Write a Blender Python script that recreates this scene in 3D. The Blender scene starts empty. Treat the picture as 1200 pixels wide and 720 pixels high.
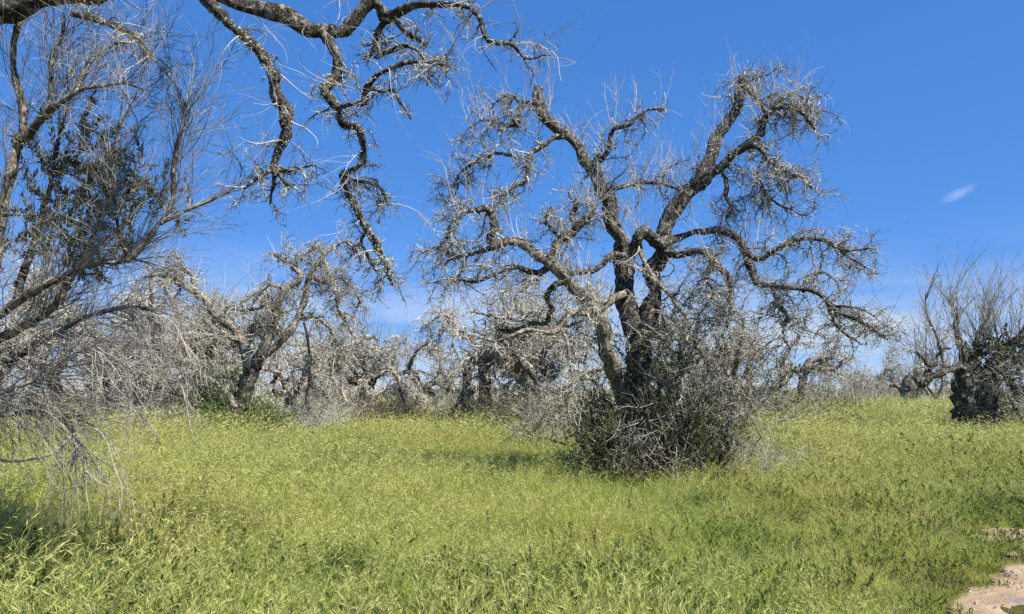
import bpy, math
import numpy as np
from mathutils import Vector

# ------------------------------------------------------------------ camera, sky, sun
W0, H0, F0 = 1200.0, 720.0, 900.0          # pixel frame used for reading distances off the photograph
HOR = 455.0
CAMZ = 1.6
PITCH = math.atan((HOR - H0 / 2) / F0)
SUN_EL, SUN_AZ = math.radians(52), math.radians(128)     # azimuth clockwise from +Y (view direction): from the right, behind

scene = bpy.context.scene
cam_d = bpy.data.cameras.new('camera')
cam = bpy.data.objects.new('camera', cam_d)
scene.collection.objects.link(cam)
cam.location = (0, 0, CAMZ)
cam.rotation_euler = (math.pi / 2 + PITCH, 0, 0)
cam_d.sensor_width = 36.0
cam_d.lens = 36.0 * F0 / W0
cam_d.clip_start = 0.05
cam_d.clip_end = 9000
scene.camera = cam

world = bpy.data.worlds.new('World')
scene.world = world
world.use_nodes = True
wn, wl = world.node_tree.nodes, world.node_tree.links
wn.clear()
w_out = wn.new('ShaderNodeOutputWorld')
w_bg = wn.new('ShaderNodeBackground')
w_sky = wn.new('ShaderNodeTexSky')
w_sky.sky_type = 'NISHITA'
w_sky.sun_disc = False
w_sky.sun_elevation = SUN_EL
w_sky.sun_rotation = SUN_AZ
w_sky.altitude = 50
w_sky.air_density = 0.5
w_sky.dust_density = 0.1
w_sky.ozone_density = 3.0
w_hs = wn.new('ShaderNodeHueSaturation')
w_hs.inputs['Saturation'].default_value = 2.2
w_hs.inputs['Value'].default_value = 1.0
w_gam = wn.new('ShaderNodeGamma'); w_gam.inputs['Gamma'].default_value = 0.35     # the camera's tone curve, over the whole sky
w_tint = wn.new('ShaderNodeMix'); w_tint.data_type = 'RGBA'; w_tint.blend_type = 'MULTIPLY'; w_tint.inputs['Factor'].default_value = 1.0
w_tint.inputs['B'].default_value = (1.20, 1.50, 2.13, 1)
# thin veil of cirrus low over the horizon, the same all round the sky
w_tc = wn.new('ShaderNodeTexCoord')
w_map = wn.new('ShaderNodeMapping')
w_map.inputs['Scale'].default_value = (2.2, 2.2, 13.0)
w_map.inputs['Rotation'].default_value = (0.0, 0.09, 0.4)
w_noi = wn.new('ShaderNodeTexNoise')
w_noi.inputs['Scale'].default_value = 1.6
w_noi.inputs['Detail'].default_value = 7
w_noi.inputs['Roughness'].default_value = 0.55
w_noi.inputs['Distortion'].default_value = 0.4
w_sep = wn.new('ShaderNodeSeparateXYZ')
w_r1 = wn.new('ShaderNodeMapRange')
w_r1.inputs['From Min'].default_value = 0.36
w_r1.inputs['From Max'].default_value = 0.64
w_r2 = wn.new('ShaderNodeMapRange')
w_r2.interpolation_type = 'SMOOTHSTEP'
w_r2.inputs['From Min'].default_value = 0.20
w_r2.inputs['From Max'].default_value = 0.04
w_mul = wn.new('ShaderNodeMath'); w_mul.operation = 'MULTIPLY'
w_mul2 = wn.new('ShaderNodeMath'); w_mul2.operation = 'MULTIPLY'; w_mul2.inputs[1].default_value = 0.95
w_mix = wn.new('ShaderNodeMix'); w_mix.data_type = 'RGBA'
w_mix.inputs['B'].default_value = (2.75, 3.2, 3.75, 1)
wl.new(w_tc.outputs['Generated'], w_map.inputs['Vector'])
wl.new(w_map.outputs[0], w_noi.inputs['Vector'])
wl.new(w_tc.outputs['Generated'], w_sep.inputs[0])
wl.new(w_noi.outputs[0], w_r1.inputs['Value'])
wl.new(w_sep.outputs['Z'], w_r2.inputs['Value'])
wl.new(w_r1.outputs[0], w_mul.inputs[0]); wl.new(w_r2.outputs[0], w_mul.inputs[1])
wl.new(w_mul.outputs[0], w_mul2.inputs[0])
wl.new(w_sky.outputs[0], w_gam.inputs['Color']); wl.new(w_gam.outputs[0], w_hs.inputs['Color'])
wl.new(w_hs.outputs[0], w_tint.inputs['A']); wl.new(w_tint.outputs['Result'], w_mix.inputs['A'])
wl.new(w_mul2.outputs[0], w_mix.inputs['Factor'])
wl.new(w_mix.outputs['Result'], w_bg.inputs['Color'])
w_bg.inputs['Strength'].default_value = 0.12
wl.new(w_bg.outputs[0], w_out.inputs['Surface'])

sun_d = bpy.data.lights.new('sun', 'SUN')
sun_d.energy = 5.0
sun_d.angle = math.radians(0.55)
sun_d.color = (1.0, 0.95, 0.87)
sun = bpy.data.objects.new('sun', sun_d)
scene.collection.objects.link(sun)
sdir = Vector((math.sin(SUN_AZ) * math.cos(SUN_EL), math.cos(SUN_AZ) * math.cos(SUN_EL), math.sin(SUN_EL)))
sun.rotation_euler = (-sdir).to_track_quat('-Z', 'Y').to_euler()
sun.location = (20, -20, 40)

vs = scene.view_settings
vs.view_transform = 'Standard'; vs.look = 'None'; vs.exposure = 1.0; vs.gamma = 1.0
vs.use_curve_mapping = False
scene.render.engine = 'CYCLES'
cy = scene.cycles
cy.max_bounces = 4; cy.diffuse_bounces = 2; cy.glossy_bounces = 1; cy.transmission_bounces = 3
cy.transparent_max_bounces = 6; cy.volume_bounces = 1
cy.use_denoising = False
cy.volume_step_rate = 2.0

# ------------------------------------------------------------------ helpers
A = np.array
cp, sp = math.cos(PITCH), math.sin(PITCH)

def gh(x, y):
    """height of the ground"""
    x = np.asarray(x, float); y = np.asarray(y, float)
    h = 0.06 * np.sin(0.31 * x + 0.9) * np.cos(0.23 * y) + 0.04 * np.sin(0.83 * x + 0.57 * y)
    h = h + 0.30 * np.exp(-(((x - 17) / 9.0) ** 2 + ((y - 36) / 9.0) ** 2))
    h = h * np.clip((y - 1) / 6.0, 0.2, 1)
    return h

def P(px, py, D):
    """point of the place seen at a pixel of the photograph, D metres ahead"""
    dx = (px - W0 / 2) / F0; dz = (H0 / 2 - py) / F0
    fy = cp - dz * sp; fz = sp + dz * cp
    k = D / fy
    return A([dx * k, D, CAMZ + fz * k])

def G(px, D):
    p = P(px, HOR, D)
    return A([p[0], D, float(gh(p[0], D))])

def norm(v):
    return v / np.maximum(np.linalg.norm(v, axis=-1, keepdims=True), 1e-9)

def link_mesh(name, V, Q, mat, parent=None, kind=None, label=None, smooth=True):
    me = bpy.data.meshes.new(name)
    V = np.ascontiguousarray(V, np.float32).reshape(-1, 3)
    Q = np.ascontiguousarray(Q, np.int32)
    n, k = Q.shape
    me.vertices.add(len(V)); me.vertices.foreach_set('co', V.ravel())
    me.loops.add(n * k); me.loops.foreach_set('vertex_index', Q.ravel())
    me.polygons.add(n)
    me.polygons.foreach_set('loop_start', np.arange(0, n * k, k, dtype=np.int32))
    me.update(calc_edges=True)
    if not smooth:
        me.shade_flat()
    me.materials.append(mat)
    o = bpy.data.objects.new(name, me)
    scene.collection.objects.link(o)
    if parent is not None: o.parent = parent
    if kind: o['kind'] = kind
    if label: o['label'] = label
    return o

def empty(name, loc, label, cat, group=None, rz=0.0, s=1.0):
    o = bpy.data.objects.new(name, None)
    scene.collection.objects.link(o)
    o.location = tuple(float(v) for v in loc)
    o.rotation_euler = (0, 0, rz); o.scale = (s, s, s)
    o.empty_display_size = 0.2
    o['label'] = label; o['category'] = cat
    if group: o['group'] = group
    return o

def tree_copy(root, loc, rz, s, label, group=None):
    r = root.copy(); scene.collection.objects.link(r)
    r.location = tuple(float(v) for v in loc); r.rotation_euler = (0, 0, rz); r.scale = (s if hasattr(s, '__len__') else (s, s, s))
    r['label'] = label
    if group: r['group'] = group
    for ch in root.children:
        c = ch.copy(); scene.collection.objects.link(c); c.parent = r
        for g in ch.children:
            d = g.copy(); scene.collection.objects.link(d); d.parent = c
    return r

class MB:
    """collects quads"""
    def __init__(s): s.V = []; s.Q = []; s.n = 0
    def add(s, V, Q):
        V = V.reshape(-1, 3)
        s.V.append(V); s.Q.append(Q + s.n); s.n += len(V)
    def tubes(s, P_, R_, S, rng=None, flute=0.0, cap=True):
        N, K, _ = P_.shape
        if N == 0: return
        if cap:   # closed, slightly rounded tip
            tip = P_[:, -1:] + norm(P_[:, -1:] - P_[:, -2:-1]) * R_[:, -1:, None] * 0.5
            P_ = np.concatenate([P_, tip], 1); R_ = np.concatenate([R_, R_[:, -1:] * 0.15], 1); K += 1
        T = norm(np.gradient(P_, axis=1))
        ref = np.where(np.abs(T[:, 0, 2:3]) < 0.8, A([[0, 0, 1.0]]), A([[1.0, 0, 0]]))
        u = norm(np.cross(T[:, 0], ref))
        U = np.zeros_like(P_)
        for k in range(K):
            u = u - (u * T[:, k]).sum(-1, keepdims=True) * T[:, k]
            u = norm(u); U[:, k] = u
        B = np.cross(T, U)
        th = np.arange(S) * 2 * math.pi / S
        R4 = R_[:, :, None] * np.ones((1, 1, S))
        if flute > 0:
            ph = rng.uniform(0, 6.28, (N, 1, 1)) + np.cumsum(rng.normal(0, .22, (N, K, 1)), 1)
            ph2 = rng.uniform(0, 6.28, (N, 1, 1)) + np.cumsum(rng.normal(0, .3, (N, K, 1)), 1)
            ph3 = rng.uniform(0, 6.28, (N, 1, 1)) + np.cumsum(rng.normal(0, .5, (N, K, 1)), 1)
            R4 = R4 * (1 + flute * (.6 * np.sin(2 * th + ph) + .55 * np.sin(3 * th + ph2) + .5 * np.sin(5 * th + ph3))
                       + flute * .35 * rng.normal(0, 1, (N, K, S)))
        V = P_[:, :, None, :] + R4[..., None] * (np.cos(th)[None, None, :, None] * U[:, :, None, :] + np.sin(th)[None, None, :, None] * B[:, :, None, :])
        i = np.arange(N)[:, None, None] * K * S + np.arange(K - 1)[None, :, None] * S
        a = np.arange(S)[None, None, :]; b = (a + 1) % S
        Q = np.stack([i + a, i + b, i + S + b, i + S + a], -1).reshape(-1, 4)
        s.add(V, Q)
    def leaves(s, pos, d, nrm, L, Wd, fold=0.25):
        d = norm(d); w = norm(np.cross(d, nrm)); n = np.cross(w, d)
        L = L[:, None]; Wd = Wd[:, None]
        v0 = pos; v1 = pos + d * L * .5 + w * Wd * .5 + n * Wd * fold
        v2 = pos + d * L; v3 = pos + d * L * .5 - w * Wd * .5 + n * Wd * fold
        V = np.stack([v0, v1, v2, v3], 1)
        Q = np.arange(len(pos) * 4).reshape(-1, 4)
        s.add(V, Q)
    def arrays(s): return np.concatenate(s.V), np.concatenate(s.Q)
    def build(s, name, mat, parent=None, kind=None, label=None, smooth=True):
        if not s.V: return None
        V, Q = s.arrays()
        return link_mesh(name, V, Q, mat, parent, kind, label, smooth)

def wander(rng, s, d, L, K, wig, trop=(0, 0, 0), corr=0.5):
    N = len(s); L = np.broadcast_to(np.asarray(L, float), (N,))
    out = np.zeros((N, K, 3)); out[:, 0] = s; d = norm(d); c = np.zeros((N, 3)); p = s.copy(); trop = np.asarray(trop, float)
    st = (L / (K - 1))[:, None]
    for k in range(1, K):
        c = corr * c + rng.normal(0, 1, (N, 3)) * wig
        d = norm(d + c + trop)
        p = p + d * st; out[:, k] = p
    return out

def taper(r0, K, tip=0.3, pw=1.0):
    t = np.linspace(0, 1, K)[None, :]
    return np.asarray(r0, float).reshape(-1, 1) * (1 - (1 - tip) * t ** pw)

def spawn(rng, Pp, Rp, n, t0=0.1, t1=1.0, a0=0.5, a1=1.3, bias=(0, 0, 0), pw=1.0):
    """n side starts on the polylines Pp[N,K,3]"""
    N, K, _ = Pp.shape
    ln = np.linalg.norm(np.diff(Pp, axis=1), axis=2).sum(1)
    i = rng.choice(N, n, p=ln / ln.sum())
    t = (t0 + (t1 - t0) * rng.uniform(0, 1, n) ** pw) * (K - 1)
    k = np.minimum(t.astype(int), K - 2); f = (t - k)[:, None]
    pos = Pp[i, k] * (1 - f) + Pp[i, k + 1] * f
    tan = norm(Pp[i, k + 1] - Pp[i, k])
    rad = Rp[i, k] * (1 - f[:, 0]) + Rp[i, k + 1] * f[:, 0]
    perp = rng.normal(0, 1, (n, 3)); perp = norm(perp - (perp * tan).sum(-1, keepdims=True) * tan)
    a = rng.uniform(a0, a1, n)[:, None]
    d = norm(tan * np.cos(a) + perp * np.sin(a) + A(bias))
    return pos, d, rad

def smooth_path(pts, rad, K, rng=None, jit=0.0):
    """Catmull-Rom through the points, resampled to K"""
    pts = np.asarray(pts, float); rad = np.asarray(rad, float)
    q = np.vstack([2 * pts[0] - pts[1], pts, 2 * pts[-1] - pts[-2]])
    out = []; ro = []
    M = 14
    for i in range(len(pts) - 1):
        p0, p1, p2, p3 = q[i:i + 4]
        for t in np.linspace(0, 1, M, endpoint=False):
            out.append(.5 * ((2 * p1) + (-p0 + p2) * t + (2 * p0 - 5 * p1 + 4 * p2 - p3) * t * t + (-p0 + 3 * p1 - 3 * p2 + p3) * t ** 3))
            ro.append(rad[i] * (1 - t) + rad[i + 1] * t)
    out.append(pts[-1]); ro.append(rad[-1])
    out = A(out); ro = A(ro)
    s = np.concatenate([[0], np.cumsum(np.linalg.norm(np.diff(out, axis=0), axis=1))])
    u = np.linspace(0, s[-1], K)
    X = np.stack([np.interp(u, s, out[:, j]) for j in range(3)], 1); R = np.interp(u, s, ro)
    if jit > 0:
        nz = rng.normal(0, 1, (K, 3)); nz = (nz + np.roll(nz, 1, 0)) * .5
        nz[0] = 0
        m = max(4, K // 4)
        co = rng.normal(0, 1, (m, 3)); co[0] = 0                       # angular kinks
        nz = nz * jit + np.stack([np.interp(np.linspace(0, m - 1, K), np.arange(m), co[:, j]) for j in range(3)], 1) * jit * 3.6
        X = X + nz * R[:, None]
        burl = np.interp(np.linspace(0, m - 1, K), np.arange(m), rng.normal(0, 1, m))
        R = R * (1 + rng.normal(0, .07, K) + np.clip(burl * (.14 if jit > .05 else .05), -.2, .35))
    return X, R

# ------------------------------------------------------------------ materials
def mat_new(name):
    m = bpy.data.materials.new(name); m.use_nodes = True
    nt = m.node_tree; nt.nodes.clear()
    out = nt.nodes.new('ShaderNodeOutputMaterial')
    return m, nt, out

def ramp(nt, stops, src, interp='LINEAR'):
    r = nt.nodes.new('ShaderNodeValToRGB'); e = r.color_ramp.elements
    r.color_ramp.interpolation = interp
    e[0].position, e[0].color = stops[0][0], (*stops[0][1], 1)
    e[1].position, e[1].color = stops[-1][0], (*stops[-1][1], 1)
    for p, c in stops[1:-1]:
        x = e.new(p); x.color = (*c, 1)
    nt.links.new(src, r.inputs[0])
    return r.outputs[0]

def noise(nt, vec, scale, detail=5, rough=.6, dist=0.0):
    n = nt.nodes.new('ShaderNodeTexNoise')
    n.inputs['Scale'].default_value = scale; n.inputs['Detail'].default_value = detail
    n.inputs['Roughness'].default_value = rough; n.inputs['Distortion'].default_value = dist
    nt.links.new(vec, n.inputs['Vector'])
    return n.outputs[0]

def mixc(nt, fac, a, b, blend='MIX'):
    m = nt.nodes.new('ShaderNodeMix'); m.data_type = 'RGBA'; m.blend_type = blend
    for sock, v in ((m.inputs['Factor'], fac), (m.inputs['A'], a), (m.inputs['B'], b)):
        if isinstance(v, (int, float)): sock.default_value = v
        elif isinstance(v, tuple): sock.default_value = (*v, 1)
        else: nt.links.new(v, sock)
    return m.outputs['Result']

def coords(nt, scale=(1, 1, 1)):
    tc = nt.nodes.new('ShaderNodeTexCoord')
    mp = nt.nodes.new('ShaderNodeMapping'); mp.inputs['Scale'].default_value = scale
    nt.links.new(tc.outputs['Object'], mp.inputs['Vector'])
    return mp.outputs[0]

def bark_mat(name, dark, mid, lichen, lich_lo=.5, lich_hi=.62, bump=.5, sc=1.0):
    m, nt, out = mat_new(name)
    v = coords(nt)
    base = ramp(nt, [(.3, dark), (.7, mid)], noise(nt, v, 7 * sc, 8, .65))
    crack = noise(nt, coords(nt, (1, 1, .22)), 34 * sc, 6, .7, .6)
    c = mixc(nt, ramp(nt, [(.42, (1, 1, 1)), (.55, (0, 0, 0))], crack), base, tuple(.45 * k for k in dark))
    lf = ramp(nt, [(lich_lo, (0, 0, 0)), (lich_hi, (1, 1, 1))], noise(nt, v, 16 * sc, 7, .7))
    lc = ramp(nt, [(.3, tuple(.7 * k for k in lichen)), (.7, lichen)], noise(nt, v, 60 * sc, 3))
    c = mixc(nt, lf, c, lc)
    b = nt.nodes.new('ShaderNodeBsdfPrincipled')
    b.inputs['Roughness'].default_value = .92
    b.inputs['Specular IOR Level'].default_value = .15
    nt.links.new(c, b.inputs['Base Color'])
    bp = nt.nodes.new('ShaderNodeBump'); bp.inputs['Strength'].default_value = bump; bp.inputs['Distance'].default_value = .03
    nt.links.new(crack, bp.inputs['Height']); nt.links.new(bp.outputs[0], b.inputs['Normal'])
    nt.links.new(b.outputs[0], out.inputs[0])
    return m

def twig_mat(name, stops, scale=9.0, isl=.5):
    m, nt, out = mat_new(name)
    g = nt.nodes.new('ShaderNodeNewGeometry')
    n = noise(nt, coords(nt), scale, 4, .6)
    mx = nt.nodes.new('ShaderNodeMix'); mx.inputs['Factor'].default_value = isl
    nt.links.new(n, mx.inputs['A']); nt.links.new(g.outputs['Random Per Island'], mx.inputs['B'])
    c = ramp(nt, stops, mx.outputs[0])
    b = nt.nodes.new('ShaderNodeBsdfPrincipled')
    b.inputs['Roughness'].default_value = 1; b.inputs['Specular IOR Level'].default_value = .05
    nt.links.new(c, b.inputs['Base Color']); nt.links.new(b.outputs[0], out.inputs[0])
    return m

def leaf_mat(name, stops, trans=.3, rough=.5, scale=2.5, isl=.6, objrand=0.0, world_sc=0.0, world_stops=None, tcol=None, spec=.3):
    m, nt, out = mat_new(name)
    g = nt.nodes.new('ShaderNodeNewGeometry')
    mx = nt.nodes.new('ShaderNodeMix'); mx.inputs['Factor'].default_value = isl
    nt.links.new(noise(nt, g.outputs['Position'], scale, 3), mx.inputs['A']); nt.links.new(g.outputs['Random Per Island'], mx.inputs['B'])
    f = mx.outputs[0]
    if objrand > 0:
        oi = nt.nodes.new('ShaderNodeObjectInfo')
        m2 = nt.nodes.new('ShaderNodeMix'); m2.inputs['Factor'].default_value = objrand
        nt.links.new(f, m2.inputs['A']); nt.links.new(oi.outputs['Random'], m2.inputs['B']); f = m2.outputs[0]
    c = ramp(nt, stops, f)
    if world_stops:
        wc = ramp(nt, world_stops, noise(nt, g.outputs['Position'], world_sc, 5, .6))
        c = mixc(nt, 1.0, c, wc, 'MULTIPLY')
    b = nt.nodes.new('ShaderNodeBsdfPrincipled')
    b.inputs['Roughness'].default_value = rough; b.inputs['Specular IOR Level'].default_value = spec
    nt.links.new(c, b.inputs['Base Color'])
    t = nt.nodes.new('ShaderNodeBsdfTranslucent')
    if tcol: nt.links.new(mixc(nt, 1.0, c, tcol, 'MULTIPLY'), t.inputs[0])
    else: nt.links.new(c, t.inputs[0])
    ms = nt.nodes.new('ShaderNodeMixShader'); ms.inputs[0].default_value = trans
    nt.links.new(b.outputs[0], ms.inputs[1]); nt.links.new(t.outputs[0], ms.inputs[2])
    nt.links.new(ms.outputs[0], out.inputs[0])
    return m

M_bark = bark_mat('bark_dark', (.036, .030, .024), (.115, .10, .082), (.33, .32, .27), .51, .61, .9)
M_bark_p = bark_mat('bark_pale_lit', (.11, .088, .066), (.27, .225, .175), (.42, .41, .34), .50, .62, .6)  # pale bark; sunlit look of the big tree's front limbs is in its colour
M_bark_far = bark_mat('bark_far', (.085, .068, .052), (.25, .21, .165), (.42, .40, .34), .48, .60, .5, .7)
M_twig = twig_mat('twig_lichen', [(.25, (.05, .045, .035)), (.45, (.20, .185, .15)), (.62, (.41, .395, .325)), (.8, (.57, .555, .46))])
M_twig_w = twig_mat('twig_warm', [(.2, (.105, .094, .074)), (.42, (.33, .31, .258)), (.68, (.57, .55, .475))])
M_twig_d = twig_mat('twig_brown', [(.25, (.05, .036, .027)), (.5, (.15, .115, .09)), (.8, (.33, .29, .24))])
M_twig_m = twig_mat('twig_mid', [(.25, (.06, .048, .036)), (.5, (.19, .165, .125)), (.8, (.40, .375, .30))])
M_shoot = twig_mat('shoot_pale', [(.25, (.27, .25, .21)), (.6, (.47, .45, .40)), (.85, (.62, .60, .55))])
M_shoot_n = twig_mat('shoot_grey', [(.25, (.12, .105, .085)), (.5, (.29, .265, .22)), (.8, (.50, .47, .41))])
M_leaf = leaf_mat('leaf_olive', [(.2, (.036, .045, .018)), (.5, (.085, .10, .045)), (.8, (.20, .21, .13))], .18, .45)
M_leaf_g = leaf_mat('leaf_green', [(.2, (.045, .075, .014)), (.5, (.095, .155, .03)), (.8, (.17, .24, .06))], .3, .5)
M_leaf_m = leaf_mat('leaf_muted', [(.2, (.045, .05, .024)), (.5, (.10, .108, .055)), (.8, (.20, .205, .125))], .25, .6)

# ------------------------------------------------------------------ ground, path
def path_edge(y):
    return 3.18 + (y - 5.4) * .70 + .16 * np.sin(y * 1.9 + .5) + .07 * np.sin(y * 5.1)

def path_mask(x, y):
    """>0 inside the bare sandy path"""
    x = np.asarray(x, float); y = np.asarray(y, float)
    e = x - path_edge(y)
    w = 2.6 + .3 * np.sin(y * 1.3)
    m = np.minimum(e, w - e)
    tongue = .55 - np.hypot((x - 4.5 - .3 * (y - 7.15)) / 1.9, (y - 7.15) / .55)      # grassy tongue across it
    m = np.minimum(m, -tongue)
    m = np.minimum(m, 8.9 - y)
    m = m + .10 * np.sin(5.3 * x + 1.0) * np.sin(4.7 * y) + .05 * np.sin(13 * x + 3 * y)
    return m

def build_ground():
    xs = np.unique(np.concatenate([np.linspace(-900, -60, 15), np.linspace(-60, 60, 121), np.linspace(60, 900, 15)]))
    ys = np.unique(np.concatenate([np.linspace(-300, -10, 8), np.linspace(-10, 80, 91), np.linspace(80, 1600, 20)]))
    X, Y = np.meshgrid(xs, ys)
    Z = gh(X, Y)
    V = np.stack([X, Y, Z], -1)
    nx, ny = len(xs), len(ys)
    i = (np.arange(ny - 1)[:, None] * nx + np.arange(nx - 1)[None, :])
    Q = np.stack([i, i + 1, i + nx + 1, i + nx], -1).reshape(-1, 4)
    m, nt, out = mat_new('meadow_soil')
    g = nt.nodes.new('ShaderNodeNewGeometry')
    c = ramp(nt, [(.35, (.050, .052, .018)), (.55, (.085, .088, .028)), (.7, (.15, .125, .06))], noise(nt, g.outputs['Position'], .8, 8, .7))
    b = nt.nodes.new('ShaderNodeBsdfPrincipled'); b.inputs['Roughness'].default_value = 1; b.inputs['Specular IOR Level'].default_value = 0
    nt.links.new(c, b.inputs['Base Color'])
    bp = nt.nodes.new('ShaderNodeBump'); bp.inputs['Strength'].default_value = 1; bp.inputs['Distance'].default_value = .08
    nt.links.new(noise(nt, g.outputs['Position'], 9, 6, .7), bp.inputs['Height']); nt.links.new(bp.outputs[0], b.inputs['Normal'])
    nt.links.new(b.outputs[0], out.inputs[0])
    o = link_mesh('ground', V, Q, m, kind='structure', label='meadow soil under the tall grass')
    return o
build_ground()

def build_path():
    st = .045
    xs = np.arange(2.4, 13.5, st); ys = np.arange(3.2, 15.2, st)
    X, Y = np.meshgrid(xs, ys)
    M = path_mask(X, Y)
    rng = np.random.default_rng(5)
    lump = .012 * np.sin(4.1 * X + 2 * np.sin(2.2 * Y)) * np.sin(3.7 * Y + 1.5 * np.sin(1.9 * X)) + .006 * np.sin(11 * X + 3 * np.sin(7 * Y)) + rng.normal(0, .0022, X.shape)
    Z = gh(X, Y) + .02 + lump + np.clip(-M * .05, -.02, .0)
    V = np.stack([X, Y, Z], -1)
    ny, nx = X.shape
    i = (np.arange(ny - 1)[:, None] * nx + np.arange(nx - 1)[None, :])
    Q = np.stack([i, i + 1, i + nx + 1, i + nx], -1).reshape(-1, 4)
    mk = (M[:-1, :-1] > -.12).ravel()
    Q = Q[mk]
    u, inv = np.unique(Q, return_inverse=True)
    V = V.reshape(-1, 3)[u]; Q = inv.reshape(Q.shape)
    m, nt, out = mat_new('sandy_soil')
    g = nt.nodes.new('ShaderNodeNewGeometry')
    c = ramp(nt, [(.3, (.22, .16, .10)), (.5, (.36, .265, .17)), (.7, (.45, .345, .235))], noise(nt, g.outputs['Position'], 2.2, 8, .65))
    c2 = ramp(nt, [(.35, (.6, .6, .62)), (.6, (1, 1, 1))], noise(nt, g.outputs['Position'], 45, 5, .7))
    c = mixc(nt, 1.0, c, c2, 'MULTIPLY')
    grey = ramp(nt, [(.55, (0, 0, 0)), (.63, (1, 1, 1))], noise(nt, g.outputs['Position'], 1.3, 6, .65))
    c = mixc(nt, grey, c, mixc(nt, 1.0, (.25, .22, .195), c2, 'MULTIPLY'))
    b = nt.nodes.new('ShaderNodeBsdfPrincipled'); b.inputs['Roughness'].default_value = .95; b.inputs['Specular IOR Level'].default_value = .1
    nt.links.new(c, b.inputs['Base Color'])
    bp = nt.nodes.new('ShaderNodeBump'); bp.inputs['Strength'].default_value = .7; bp.inputs['Distance'].default_value = .02
    nt.links.new(noise(nt, g.outputs['Position'], 60, 8, .75), bp.inputs['Height']); nt.links.new(bp.outputs[0], b.inputs['Normal'])
    nt.links.new(b.outputs[0], out.inputs[0])
    link_mesh('sandy_path', V, Q, m, kind='structure', label='bare sandy path at the right edge of the meadow')
build_path()

def build_gravel():
    rng = np.random.default_rng(63)
    n = 2600
    x = rng.uniform(2.8, 8, n); y = rng.uniform(4.4, 9, n)
    k = path_mask(x, y) > -.15; x, y = x[k], y[k]; n = len(x)
    r = .004 + .013 * rng.uniform(0, 1, n) ** 4
    th = np.arange(6) * math.pi / 3
    V = np.zeros((n, 3, 6, 3))
    for j, (rr, z) in enumerate(((1.0, -.5), (1.1, .35), (.5, .9))):
        V[:, j, :, 0] = x[:, None] + r[:, None] * rr * np.cos(th) * rng.uniform(.7, 1.3, (n, 6)); V[:, j, :, 1] = y[:, None] + r[:, None] * rr * np.sin(th) * rng.uniform(.7, 1.3, (n, 6))
        V[:, j, :, 2] = (gh(x, y) + .022)[:, None] + r[:, None] * z * rng.uniform(.6, 1, (n, 6))
    i = np.arange(n)[:, None, None] * 18 + np.arange(2)[None, :, None] * 6; a = np.arange(6)[None, None]; b = (a + 1) % 6
    Q = np.stack([i + a, i + b, i + 6 + b, i + 6 + a], -1).reshape(-1, 4)
    o = link_mesh('gravel', V, Q, twig_mat('gravel_stone', [(.2, (.13, .115, .10)), (.5, (.28, .245, .205)), (.8, (.45, .40, .34))]), None, 'stuff', smooth=False)
    o['label'] = 'loose gravel strewn over the sandy path'; o['category'] = 'gravel'

# ------------------------------------------------------------------ tree building
def clothe(rng, Pl, Rl, twigs, n1, n2, n3, l1=(.35, 1.0), l2=(.12, .4), l3=(.03, .09), r1=.014, r2=.005, r3=.006,
           droop1=-.05, droop2=-.08, wig1=.30, wig2=.30, t0=.25, up1=0.0, s1=5, pw=1.0, k1=12, k2=6):
    """gnarled side branches, twigs and lichen-furred spurs on limbs Pl[N,K,3]"""
    L = []
    if n1:
        p, d, r = spawn(rng, Pl, Rl, n1, t0, 1.0, .5, 1.4, (0, 0, up1), pw)
        ln = rng.uniform(*l1, n1) * rng.uniform(.6, 1, n1)
        b1 = wander(rng, p, d, ln, k1, wig1, (0, 0, droop1), .4)
        rr1 = taper(np.minimum(r * .7, r1 * rng.uniform(.6, 1.5, n1)), k1, .3) * (1 + rng.normal(0, .15, (n1, k1)))
        twigs.tubes(b1, rr1, s1)
        L.append((b1, rr1))
    if n2 and L:
        p, d, r = spawn(rng, L[0][0], L[0][1], n2, .1, 1.0, .4, 1.3)
        b2 = wander(rng, p, d, rng.uniform(*l2, n2), k2, wig2, (0, 0, droop2), .3)
        rr2 = taper(np.minimum(r * .9, r2 * rng.uniform(.7, 1.5, n2)), k2, .45) * (1 + rng.normal(0, .15, (n2, k2)))
        twigs.tubes(b2, rr2, 3, cap=False)
        L.append((b2, rr2))
    if n3 and L:
        for (b, rr), share in zip(L, (.35, .65) if len(L) == 2 else (1,)):
            n = int(n3 * share)
            p, d, r = spawn(rng, b, rr, n, .05, 1.0, .6, 1.5)
            b3 = wander(rng, p, d, rng.uniform(*l3, n), 3, .35)
            rr3 = taper(r3 * rng.uniform(.5, 1.4, n), 3, .35)
            rr3[:, 1] *= 1.25
            twigs.tubes(b3, rr3, 3, cap=False)
    return L

def sprouts(rng, Pl, Rl, mb, n, l=(.5, 1.3), r=.005, up=1.6, t0=.2, side=3, t1=1.0):
    """straight pale water shoots rising from limbs"""
    p, d, _ = spawn(rng, Pl, Rl, n, t0, t1, .8, 1.5, (0, 0, up))
    b = wander(rng, p, d, rng.uniform(*l, n), 8, .06, (0, 0, .03), .6)
    rr = taper(r * rng.uniform(.6, 1.4, n), 8, .3)
    mb.tubes(b, rr, 4, cap=False)
    m = n * side
    if m:
        p, d, r2 = spawn(rng, b, rr, m, .25, 1.0, .3, .8, (0, 0, .2))
        b2 = wander(rng, p, d, rng.uniform(.15, .45, m), 5, .1, (0, 0, .02), .5)
        mb.tubes(b2, taper(np.minimum(r2 * .8, .0035), 5, .5), 3, cap=False)
    return b, rr

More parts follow.
